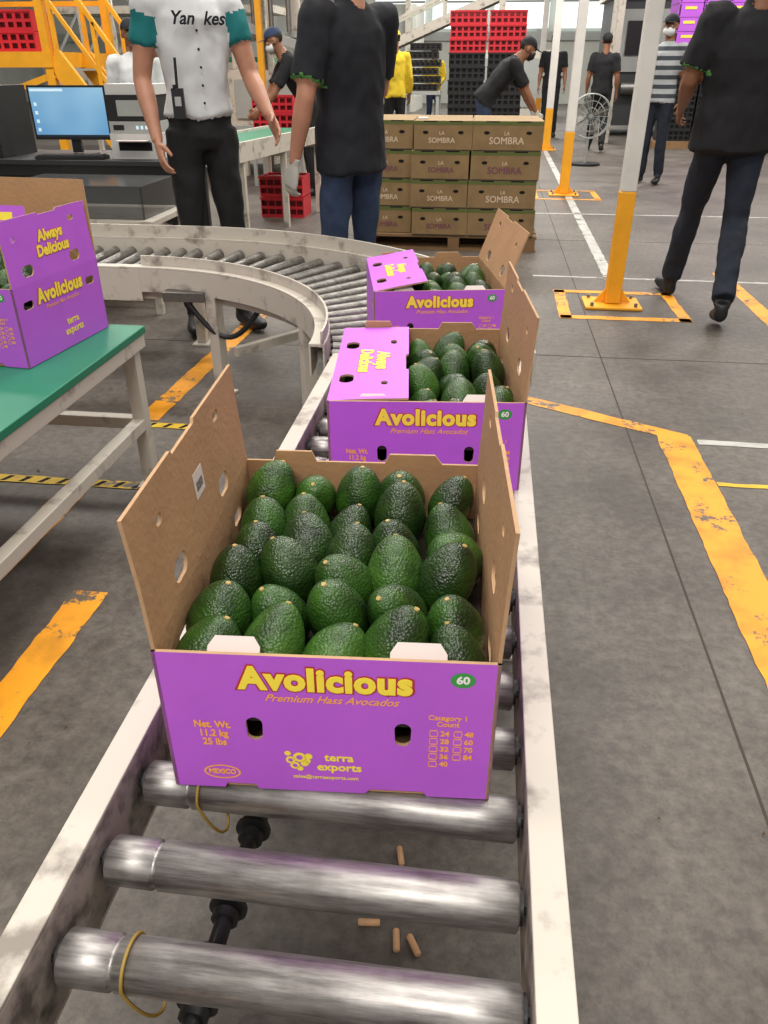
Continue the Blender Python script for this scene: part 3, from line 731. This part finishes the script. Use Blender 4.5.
# fan
mb=MB(); fc=Vector((1.42,13.0,.66))
for rr in (.29,.2,.11):
    for dy in (-.07,.07):
        pts=[fc+Vector((rr*math.cos(t*math.pi/20),dy,rr*math.sin(t*math.pi/20))) for t in range(41)]; mb.tube(pts,.01 if rr>.25 else .005,STEEL,seg=6,cap=False)
for k in range(16):
    t=k*math.pi/8; mb.tube([fc+Vector((0,-.08,0)),fc+Vector((.29*math.cos(t),-.07,.29*math.sin(t)))],.004,STEEL,seg=5)
for k in range(4):
    t=k*math.pi/2+.3; c=Vector((math.cos(t),0,math.sin(t))); n=Vector((-math.sin(t),0,math.cos(t)))
    mb.add([fc+c*.04-n*.02,fc+c*.25-n*.06+Vector((0,.03,0)),fc+c*.25+n*.06-Vector((0,.03,0)),fc+c*.04+n*.02],[(0,1,2,3)],GALV)
mb.tube([fc+Vector((0,-.05,0)),fc+Vector((0,.1,0))],.06,BLACKM,seg=14)
mb.tube([fc-Vector((0,0,.3)),(fc.x,fc.y,.03)],.02,STEEL); mb.tube([(fc.x,fc.y,0),(fc.x,fc.y,.03)],.22,BLACKM,seg=24)
mb.obj('floor_fan')
mb=MB(); hx,hy=2.11,5.55
for s in (0,.4): mb.tube([(hx+s,hy,.12),(hx+s,hy+.05,.5),(hx+s,hy+.02,.85)],.016,BLACKM)
mb.tube([(hx,hy+.02,.85),(hx+.4,hy+.02,.85)],.016,BLACKM)
for z in (.35,.6): mb.bar((hx,hy+.03,z),(hx+.4,hy+.03,z),.03,.02,BLACKM)
mb.bx(hx-.02,hx+.42,hy-.28,hy,.02,.03,BLACKM)
for s in (-.04,.44): mb.tube([(hx+s-.02,hy+.08,.11),(hx+s+.02,hy+.08,.11)],.11,BLACKP,seg=24)
mb.tube([(hx-.04,hy+.08,.11),(hx+.44,hy+.08,.11)],.012,GALV)
mb.obj('hand_truck')

mb=MB(); PEG=mat('peg_wood','C79A72',.7,var=.15,vscale=40)
for (x,y,a) in ((-.125,.785,.1),(-.075,.76,1.7),(-.045,.755,2.1),(-.085,.92,1.8),(.27,.64,.2)):
    dx,dy=.019*math.cos(a),.019*math.sin(a); mb.tube([(x-dx,y-dy,.006),(x-dx*.9,y-dy*.9,.006),(x+dx*.9,y+dy*.9,.006),(x+dx,y+dy,.006)],[.004,.006,.006,.004],PEG,seg=10)
mb.obj('wooden_peg_scatter')
mb=MB(); LF=mat('dry_leaf_bits','4E3A22',.9)
for k in range(170):
    x=random.uniform(-3,3); y=random.uniform(1.0,6.2); a=random.uniform(0,6); s=random.uniform(.004,.014)
    mb.add([(x,y,.004),(x+s*math.cos(a),y+s*math.sin(a),.005),(x+s*math.cos(a+1.2),y+s*math.sin(a+1.2),.004)],[(0,1,2)],LF)
mb.obj('leaf_debris')

# ------------------------------------------------------------------ people
def remesh(vs,fs,vox,smooth=3):
    me=bpy.data.meshes.new('tmp'); me.from_pydata([tuple(v) for v in vs],[],fs); me.update()
    o=bpy.data.objects.new('tmp',me); COL.objects.link(o)
    r=o.modifiers.new('r','REMESH'); r.mode='VOXEL'; r.voxel_size=vox
    s=o.modifiers.new('s','SMOOTH'); s.factor=.5; s.iterations=smooth
    bpy.context.view_layer.update()
    dg=bpy.context.evaluated_depsgraph_get(); ev=o.evaluated_get(dg); m2=ev.to_mesh()
    V=[v.co.copy() for v in m2.vertices]; Fc=[list(p.vertices) for p in m2.polygons]
    ev.to_mesh_clear(); bpy.data.objects.remove(o); bpy.data.meshes.remove(me)
    return V,Fc
class Raw:
    def __init__(s): s.v=[];s.f=[];s.lab=[]
    def loft(s,keys,lab,right=None,seg=20,step=.02,hide=None):
        ks=[(Vector(k[0]),k[1],k[2] if len(k)>2 else k[1]) for k in keys]
        rings=[]
        for i in range(len(ks)-1):
            a,b=ks[i],ks[i+1]; n=max(1,int((b[0]-a[0]).length/step))
            for q in range(n): t=q/n; rings.append((a[0].lerp(b[0],t),a[1]+(b[1]-a[1])*t,a[2]+(b[2]-a[2])*t))
        rings.append(ks[-1]); N=len(rings); o=len(s.v); u=None
        for i in range(N):
            t=(rings[min(i+1,N-1)][0]-rings[max(i-1,0)][0]); t=t.normalized() if t.length>1e-6 else Vector((0,0,1))
            if right is not None: u=(right-t*right.dot(t)).normalized()
            else:
                if u is None:
                    a=Vector((1,0,0)) if abs(t.x)<.8 else Vector((0,1,0)); u=a
                u=(u-t*u.dot(t)).normalized()
            w=t.cross(u)
            for k in range(seg):
                an=2*math.pi*k/seg; p=rings[i][0]+u*math.cos(an)*rings[i][1]+w*math.sin(an)*rings[i][2]
                s.v.append(p); s.lab.append(None if (hide and hide(p)) else lab)
        for i in range(N-1):
            for k in range(seg): s.f.append([o+i*seg+k,o+i*seg+(k+1)%seg,o+(i+1)*seg+(k+1)%seg,o+(i+1)*seg+k])
        s.f.append([o+k for k in range(seg)][::-1]); s.f.append([o+(N-1)*seg+k for k in range(seg)])
    def ell(s,c,r,lab,seg=20,rings=12):
        o=len(s.v); c=Vector(c)
        s.v.append(c+Vector((0,0,r[2]))); s.lab.append(lab)
        for i in range(1,rings):
            th=math.pi*i/rings
            for k in range(seg):
                ph=2*math.pi*k/seg; s.v.append(c+Vector((math.sin(th)*math.cos(ph)*r[0],math.sin(th)*math.sin(ph)*r[1],math.cos(th)*r[2]))); s.lab.append(lab)
        s.v.append(c-Vector((0,0,r[2]))); s.lab.append(lab); e=len(s.v)-1
        for k in range(seg): s.f.append([o,o+1+k,o+1+(k+1)%seg])
        for i in range(rings-2):
            for k in range(seg): s.f.append([o+1+i*seg+k,o+1+(i+1)*seg+k,o+1+(i+1)*seg+(k+1)%seg,o+1+i*seg+(k+1)%seg])
        b=o+1+(rings-2)*seg
        for k in range(seg): s.f.append([b+(k+1)%seg,b+k,e])
    def bake(s,mb,mats,vox,smooth=3,M=None,wrinkle=0,wr=None):
        V,Fc=remesh(s.v,s.f,vox,smooth)
        idx=[i for i,l in enumerate(s.lab) if l is not None]
        kd=kdtree.KDTree(len(idx))
        for i in idx: kd.insert(s.v[i],i)
        kd.balance()
        vl=[s.lab[kd.find(p)[1]] for p in V]
        if wrinkle:
            out=[]
            for p,l in zip(V,vl):
                if l in wr:
                    q=Vector((p.x*9,p.y*9,p.z*6)); n=noise.noise_vector(q)*wrinkle+noise.noise_vector(q*2.3)*wrinkle*.55; p=p+n
                out.append(p)
            V=out
        o=len(mb.v); mb.v+=[M@p if M is not None else p for p in V]
        for f in Fc:
            ls=[vl[i] for i in f]; l=max(set(ls),key=ls.count)
            mb.f.append([i+o for i in f]); mb.m.append(mb.mi(mats[l])); mb.sm.append(True)
def hand(mb,w,d,n,s,m,curl=25,vox=.005,scale=1,glove=False,spread=4):
    d=d.normalized(); n=(n-d*n.dot(d)).normalized(); s0=d.cross(n); s=s0 if s0.dot(s)>0 else -s0
    rw=Raw(); g=1.15 if glove else 1; k=scale
    rw.loft([(w-d*.035*k,.027*k*g,.021*k*g),(w,.027*k*g,.019*k*g),(w+d*.03*k,.035*k*g,.018*k*g),(w+d*.07*k,.041*k*g,.015*k*g),(w+d*.095*k,.040*k*g,.012*k*g)],0,right=s,seg=20,step=.01)
    for i,(off,L) in enumerate(((.030,.072),(.0105,.082),(-.0095,.076),(-.029,.06))):
        p=w+d*.085*k+s*off*k; dd=(d+s*off*spread*.5).normalized(); c=R(curl*(1+.15*i))
        nd=lambda v,a:(v*math.cos(a)+n*math.sin(a)) 
        keys=[(p,.0092*k*g,.0088*k*g)]; a=0
        for q,fr in enumerate((.45,.31,.24)):
            a+=c*(.6 if q==0 else 1); p=p+nd(dd,a)*L*fr*k; rr=(.0092-.0011*(q+1))*k*g; keys.append((p,rr,rr))
        rw.loft(keys,0,seg=10,step=.008)
    p=w+d*.02*k+s*.022*k; t1=(d*.6+s*.7+n*.35).normalized(); t2=(d*.85+s*.25+n*.4).normalized(); t3=(d*.9+n*.45).normalized()
    rw.loft([(p,.014*k*g,.013*k*g),(p+t1*.035*k,.0115*k*g,.011*k*g),(p+t1*.035*k+t2*.03*k,.0100*k*g,.0098*k*g),(p+t1*.035*k+t2*.03*k+t3*.024*k,.0078*k*g,.0078*k*g)],0,seg=10,step=.008)
    rw.bake(mb,{0:m},vox*k,2)
SKINS={'a':mat('skin_tan','B9846A',.5,var=.1,vscale=14),'b':mat('skin_brown','8A5D43',.5,var=.1,vscale=14)}
HAIRM=mat('hair_black','120E0C',.6,bump=.4,bscale=150)
EYEW=mat('eye_white','E8E4DE',.3); IRIS=mat('iris_dark','1F120A',.2); LIP=mat('lips','8F5148',.5)
def head(par,M,skin,hair='short',cap=None,mask=None,vox=.006):
    rw=Raw()
    rw.ell((0,-.012,.028),(.074,.093,.088),0); rw.ell((0,.02,-.03),(.060,.068,.075),0); rw.ell((0,.058,-.088),(.027,.024,.02),0)
    rw.ell((.034,.055,-.02),(.026,.026,.026),0); rw.ell((-.034,.055,-.02),(.026,.026,.026),0)
    rw.loft([((0,.078,.022),.008,.008),((0,.098,-.012),.012,.011),((0,.098,-.022),.016,.010)],0,seg=12,step=.006)
    rw.ell((0,.075,.024),(.048,.013,.009),0)
    for s in (-1,1): rw.ell((s*.077,-.004,-.004),(.010,.019,.031),0)
    rw.ell((0,.079,-.050),(.024,.011,.007),1); rw.ell((0,.078,-.060),(.020,.011,.007),1)
    rw.loft([((0,-.022,-.03),.056,.058),((0,-.035,-.12),.055,.056),((0,-.045,-.20),.062,.062)],0,seg=18)
    mb=MB(); rw.bake(mb,{0:skin,1:LIP},vox,2)
    for s in (-1,1):
        mb.ell((s*.030,.070,.004),(.0135,.0125,.0085),EYEW,12,8); mb.ell((s*.030,.0795,.004),(.0058,.0045,.0058),IRIS,10,6)
        mb.tube([(s*.014,.087,.024),(s*.032,.087,.029),(s*.050,.074,.024)],[.003,.004,.002],HAIRM,seg=8)
    if hair: mb.ell((0,-.018,.036),(.082,.098,.090),HAIRM,24,16,keep=lambda p:p.z>(.015+max(0,p.y)*.55 if p.y>0 else -.085-p.y*.3 if p.y<-.04 else -.03+ (p.y+.04)*1.1))
    if cap:
        mb.ell((0,-.014,.034),(.087,.104,.098),cap,24,16,keep=lambda p:p.z>.012)
        vs=[];n=12
        for k in range(n+1):
            a=math.pi*k/n; vs.append(Vector((.078*math.cos(a),.06+.0*a,.05))); vs.append(Vector((.070*math.cos(a),.075+.085*math.sin(a),.046-.012*math.sin(a)+.01*(1-abs(math.cos(a))))))
        fs=[(2*k,2*k+1,2*k+3,2*k+2) for k in range(n)]
        o2=[v+Vector((0,0,-.004)) for v in vs]; mb.add(vs,fs,cap,True); mb.add(o2,[f[::-1] for f in fs],cap,True)
    if mask:
        mb.ell((0,.030,-.045),(.068,.078,.056),mask,20,12,keep=lambda p:p.y>.0)
        for s in (-1,1): mb.tube([(s*.066,.04,-.02),(s*.082,-.012,.01)],.0015,mask,seg=6)
    o=mb.obj('head',par); o.matrix_local=M; return o
def person(name,loc,heading,Ht=1.76,J=None,lean=0,skin='a',shirt=None,pants=None,shoe=None,sleeve='short',cuff=None,glove=None,cap=None,mask=None,hair='short',vox=.013,
           headturn=0,headtilt=0,handcurl=(25,25),hem=-.07,sl=.72,cs=.66,palmn=None,collar=None,fat=1.0,legf=1.0):
    k=Ht/1.76
    D=dict(pelvis=(0,0,.96),chest=(0,.0,1.27),neck=(0,-.01,1.50),head=(0,.02,1.655),
      shR=(.185,-.01,1.435),elR=(.235,-.03,1.14),wrR=(.25,.04,.90),shL=(-.185,-.01,1.435),elL=(-.235,-.03,1.14),wrL=(-.25,.04,.90),
      hipR=(.085,0,.93),knR=(.10,.02,.50),anR=(.11,-.02,.10),toR=(.14,.17,.035),hipL=(-.085,0,.93),knL=(-.10,.02,.50),anL=(-.11,-.02,.10),toL=(-.14,.17,.035))
    D={a:Vector(b) for a,b in D.items()}
    if lean:
        Rm=Matrix.Rotation(R(-lean),3,'X'); pv=D['pelvis'].copy()
        for a in ('chest','neck','head','shR','elR','wrR','shL','elL','wrL'): D[a]=pv+Rm@(D[a]-pv)
    for a,b in (J or {}).items(): D[a]=Vector(b)
    D={a:b*k for a,b in D.items()}
    e=empty(name,loc,R(heading)-math.pi/2)
    sk=SKINS[skin]; rw=Raw(); f=fat; g=legf
    right=(D['shR']-D['shL']).normalized()
    up=(D['neck']-D['pelvis']).normalized(); pl=D['pelvis']
    ch=D['chest']; nk=D['neck']
    hp_hide=lambda p:(p-pl).dot(up)>(hem+.004)*k
    rw.loft([(pl-Vector((0,0,.10))*k,.11*k,.085*k),(pl-Vector((0,0,.05))*k,.155*k*g,.112*k),(pl+up*.03*k,.150*k*g,.108*k),(pl+up*.10*k,.138*k*g,.10*k)],'pants',right=Vector((1,0,0)),hide=hp_hide)
    keys=[(pl+up*hem*k,.180*k*f,.134*k*f)]
    if hem<.04: keys.append((pl+up*.05*k,.168*k*f,.124*k*f))
    rw.loft(keys+[(pl.lerp(ch,.45),.156*k*f,.114*k*f),(ch,.176*k*f,.122*k*f),(ch.lerp(nk,.5),.183*k*f,.115*k),(ch.lerp(nk,.78),.150*k,.085*k),(nk-up*.01*k,.075*k,.066*k)],'shirt',right=right,seg=32,step=.012)
    rw.loft([(nk-up*.02*k,.068*k),(nk+up*.012*k,.066*k)],'collar',seg=24,step=.008)
    rw.loft([(nk+up*.015*k,.054*k),(nk.lerp(D['head'],.5),.053*k)],'skin',seg=18)
    for s in ('R','L'):
        sh,el,wr=D['sh'+s],D['el'+s],D['wr'+s]
        inn=sh.lerp(ch.lerp(nk,.6),.35)
        if sleeve=='short':
            dl=(el-sh); L=dl.length; dn=dl/L
            kk=[(inn,.066*k),(sh,.072*k*f)]
            if cs>.32: kk.append((sh.lerp(el,.3),.068*k*f))
            kk.append((sh.lerp(el,cs),.067*k*f))
            rw.loft(kk,'shirt',step=.012)
            rw.loft([(sh.lerp(el,cs+.015),.069*k*f),(sh.lerp(el,sl),.070*k*f)],'cuff',step=.008,seg=24)
            rw.loft([(sh,.048*k),(sh.lerp(el,.5),.049*k),(el,.041*k),(el.lerp(wr,.3),.043*k),(el.lerp(wr,.75),.031*k),(wr,.026*k)],'skin',hide=lambda p,sh=sh,dn=dn,L=L:(p-sh).dot(dn)<L*sl+.004)
        else:
            rw.loft([(inn,.064*k),(sh,.068*k),(sh.lerp(el,.5),.060*k),(el,.053*k),(el.lerp(wr,.4),.050*k),(el.lerp(wr,.92),.040*k)],'shirt')
            rw.loft([(el.lerp(wr,.9),.030*k),(wr,.026*k)],'skin')
        hp,kn,an,to=D['hip'+s],D['kn'+s],D['an'+s],D['to'+s]
        rw.loft([(hp+Vector((0,0,.02))*k,.085*k*g),(hp-Vector((0,0,.06))*k,.092*k*g),(hp.lerp(kn,.5),.082*k*g),(kn,.066*k*g),(kn.lerp(an,.3),.068*k*g),(kn.lerp(an,.7),.060*k*g),(kn.lerp(an,.97),.057*k*g)],'pants',hide=hp_hide)
        fd=(to-an); fd.z=0; fd=fd.normalized() if fd.length>.01 else Vector((0,1,0))
        rw.loft([(an+Vector((0,0,.0*k)),.043*k),(an+Vector((0,0,-.02*k)),.045*k)],'shoe')
        h0=an-fd*.05*k+Vector((0,0,-.052*k))
        tt=to+Vector((0,0,.005*k))
        rw.loft([(h0,.030*k,.036*k),(h0+fd*.02*k,.036*k,.046*k),(h0.lerp(tt,.4)+Vector((0,0,.006*k)),.041*k,.044*k),(h0.lerp(tt,.75),.048*k,.036*k),(tt,.040*k,.028*k),(tt+fd*.03*k,.022*k,.018*k)],'shoe',right=fd.cross(Vector((0,0,1))))
    mats={'skin':sk,'shirt':shirt,'cuff':cuff or shirt,'pants':pants,'shoe':shoe,'collar':collar or shirt}
    mb=MB(); rw.bake(mb,mats,vox,3,wrinkle=.012,wr=('shirt','pants','cuff'))
    for i,p in enumerate(mb.v):
        if p.z<.002: p.z=.002
    for idx,s in enumerate(('R','L')):
        wr,el=D['wr'+s],D['el'+s]; d=(wr-el).normalized()
        sg=1 if s=='R' else -1
        n=Vector((-sg,0,0)) if abs(d.x)<.8 else Vector((0,0,-1))
        if palmn and s in palmn: n=Vector(palmn[s])
        thumb=Vector((0,1,0)) if abs(d.y)<.8 else Vector((-sg,0,.3))
        gm=glove if glove else sk
        hand(mb,wr,d,n,thumb,gm,curl=handcurl[idx],scale=k,vox=.0055 if vox<.015 else .008,glove=bool(glove))
    mb.obj('body',e)
    HM=Matrix.Translation(D['head'])@Matrix.Rotation(R(headturn),4,'Z')@Matrix.Rotation(R(-(lean*.6+headtilt)),4,'X')@Matrix.Scale(k,4)
    head(e,HM,sk,hair,cap,mask,vox=.006 if vox<.015 else .009)
    return e,D
BLK=mat('cloth_black','121216',.85,bump=.2,bscale=300); NAVY=mat('cloth_navy_black','10121A',.85,bump=.2,bscale=300)
JEANS=mat('denim_blue','2A3A56',.85,var=.3,vscale=14,bump=.3,bscale=250); JEAND=mat('denim_dark','18202F',.85,var=.3,vscale=14,bump=.3,bscale=250)
JERSEY=mat('jersey_white','CBCDCD',.8,var=.04,vscale=20); TEAL=mat('jersey_teal','0C6E70',.8)
BPANT=mat('trouser_black','121214',.85); SHOEB=mat('shoe_black','121214',.5); GLOVE=mat('glove_grey','B9B6AE',.85,bump=.4,bscale=200)
YSH=mat('cloth_yellow','D7B92A',.85); STR=mat('cloth_striped','8F9394',.85)
LIME=mat('trim_lime','4F8A44',.8)
CAPB=mat('cap_black','101116',.8); MASKW=mat('mask_white','DADCDC',.8); MASKB=mat('mask_black','17181A',.8)
nt=STR.node_tree; b=nt.nodes['Principled BSDF']; tc=nt.nodes.new('ShaderNodeTexCoord'); wv=nt.nodes.new('ShaderNodeTexWave'); wv.bands_direction='Z'; wv.inputs['Scale'].default_value=3.2
nt.links.new(tc.outputs['Object'],wv.inputs['Vector']); r=nt.nodes.new('ShaderNodeValToRGB'); r.color_ramp.elements[0].position=.4; r.color_ramp.elements[1].position=.5; r.color_ramp.elements[0].color=lin('3A3F46'); r.color_ramp.elements[1].color=lin('A7ABAD')
nt.links.new(wv.outputs['Fac'],r.inputs['Fac']); nt.links.new(r.outputs['Color'],b.inputs['Base Color'])

e,D=person('jersey_man',(-1.46,4.19,0),-58,1.88,J=dict(elR=(.235,-.05,1.15),wrR=(.225,.09,.90),elL=(-.25,.03,1.16),wrL=(-.27,.23,1.00),
   anR=(.13,-.02,.10),toR=(.17,.16,.035),anL=(-.12,.02,.10),toL=(-.16,.19,.035)),skin='a',shirt=JERSEY,pants=BPANT,shoe=SHOEB,cuff=TEAL,collar=TEAL,handcurl=(22,12),hair='short',hem=.045,sl=.50,cs=.10,fat=.92,legf=.95,vox=.0115)
text(e,'Yan  kes',.25,(0,.142,1.475),(R(90),0,R(180)),NAVY,bold=.0012,shear=.3,name='jersey_script').scale.z=.3
mb=MB()
mb.box((.13,.155,1.13),(.055,.035,.13),BLACKP,rot=-20); mb.tube([(.13,.155,1.19),(.125,.155,1.32)],.007,BLACKP,seg=8); mb.tube([(.145,.165,1.195),(.145,.165,1.21)],.008,BLACKP,seg=8)
mb.box((.136,.174,1.14),(.03,.004,.04),STEEL,rot=-20)
mb.obj('radio',e,bevel=.003)
mb=MB()
for q in range(5): mb.ell((0,.130-(.012 if q>2 else 0)+.0,1.13+q*.075),(.006,.004,.006),NAVY,8,6)
mb.obj('shirt_buttons',e)
e,D=person('packing_worker',(-.66,3.98,0),140,1.80,J=dict(elL=(-.27,-.02,1.14),wrL=(-.29,.06,.87),elR=(.24,.06,1.16),wrR=(.20,.28,1.08),
   anR=(.10,.06,.10),toR=(.14,.25,.035),anL=(-.13,-.08,.10),toL=(-.20,.10,.035)),skin='a',shirt=NAVY,pants=JEANS,shoe=SHOEB,glove=GLOVE,hair='short',cap=CAPB,mask=MASKW,fat=1.06,legf=.92,hem=-.13,sl=.80,cs=.77,cuff=LIME,vox=.0115)
person('walking_man',(1.31,4.90,0),86,1.84,J=dict(knL=(-.10,.20,.52),anL=(-.13,.32,.10),toL=(-.16,.50,.04),knR=(.09,-.06,.50),anR=(.04,-.42,.15),toR=(.06,-.26,.04),
   elL=(-.26,.0,1.16),wrL=(-.25,.22,1.03),elR=(.27,-.02,1.17),wrR=(.25,.20,1.02)),skin='b',shirt=BLK,pants=JEAND,shoe=SHOEB,hair='short',cap=CAPB,fat=1.2,hem=-.12,sl=.80,cs=.77,cuff=LIME,vox=.0115)
person('striped_shirt_worker',(2.0,10.95,0),-120,1.80,skin='b',shirt=STR,pants=JEAND,shoe=SHOEB,cap=CAPB,mask=MASKW,hair='short',vox=.018,J=dict(elR=(.26,.05,1.16),wrR=(.2,.25,1.1)))
person('cart_worker',(1.80,15.3,0),80,1.76,skin='b',shirt=BLK,pants=BPANT,shoe=SHOEB,cap=CAPB,hair='short',vox=.02,J=dict(knL=(-.1,.12,.52),anL=(-.12,.18,.1),toL=(-.14,.36,.04),anR=(.12,-.22,.12),toR=(.13,-.04,.04)))
person('standing_worker',(1.15,18.4,0),-95,1.85,skin='b',shirt=BLK,pants=BPANT,shoe=SHOEB,cap=CAPB,mask=MASKW,hair='short',vox=.02)
person('bending_worker',(-.12,10.6,0),5,1.76,lean=42,skin='b',shirt=BLK,pants=JEANS,shoe=SHOEB,cap=CAPB,mask=MASKB,glove=GLOVE,vox=.018,
   J=dict(elR=(.20,.50,1.0),wrR=(.16,.62,.80),elL=(-.20,.50,1.0),wrL=(-.16,.62,.80)))
person('leaning_worker',(-2.0,9.35,0),200,1.72,lean=30,skin='b',shirt=BLK,pants=BPANT,shoe=SHOEB,cap=mat('cap_blue','22324F',.8),mask=MASKW,vox=.018,
   J=dict(elR=(.20,.42,1.05),wrR=(.16,.58,.9),elL=(-.20,.42,1.05),wrL=(-.16,.58,.9)))
person('yellow_vest_worker',(-1.35,19.5,0),-80,1.66,skin='b',shirt=YSH,pants=JEANS,shoe=SHOEB,cap=mat('cap_yellow','D9C040',.8),mask=MASKW,sleeve='long',vox=.02,J=dict(elR=(.24,.06,1.15),wrR=(.1,.22,1.0),elL=(-.24,.06,1.15),wrL=(-.1,.22,1.0)))
person('yellow_vest_worker',(-1.55,13.6,0),110,1.76,skin='b',shirt=YSH,pants=BPANT,shoe=SHOEB,cap=mat('cap_yellow','D9C040',.8),sleeve='long',vox=.02)
person('white_shirt_worker',(-3.12,7.4,0),-60,1.62,skin='b',shirt=JERSEY,pants=BPANT,shoe=SHOEB,cap=CAPB,vox=.018)

# ------------------------------------------------------------------ lights
w=bpy.data.worlds.new('world'); scene.world=w; w.use_nodes=True
w.node_tree.nodes['Background'].inputs[0].default_value=lin('EFEAE4'); w.node_tree.nodes['Background'].inputs[1].default_value=.52
def area(x,y,z,sx,sy,p,col=(1,.96,.90)):
    l=bpy.data.lights.new('ceiling_or_fill_light','AREA'); l.shape='RECTANGLE'; l.size=sx; l.size_y=sy; l.energy=p; l.color=col
    o=bpy.data.objects.new('ceiling_or_fill_light',l); o.location=(x,y,z); COL.objects.link(o)
for (x,y,p) in ((-1.0,1.6,130),(-.6,-2.2,200),(2.5,2.5,70),(0,6.5,220),(-4.5,6,200),(4.5,8,190),(0,13,350),(-5,13,300),(5,15,280),(0,21,450),(0,29,480)):  # lamp behind the camera is an added fill that brightens the carton fronts
    area(x,y,5.5 if y>0 else 4.4,2.4,.8,p)

# ------------------------------------------------------------------ camera
cam=bpy.data.cameras.new('camera'); co=bpy.data.objects.new('camera',cam); COL.objects.link(co)
cam.sensor_fit='VERTICAL'; cam.sensor_height=24; cam.lens=24*770/1024; cam.clip_start=.02; cam.clip_end=200
co.location=(0,0,1.28); co.rotation_euler=(R(60),0,R(7.2)); scene.camera=co
scene.view_settings.view_transform='Standard'; scene.view_settings.look='None'
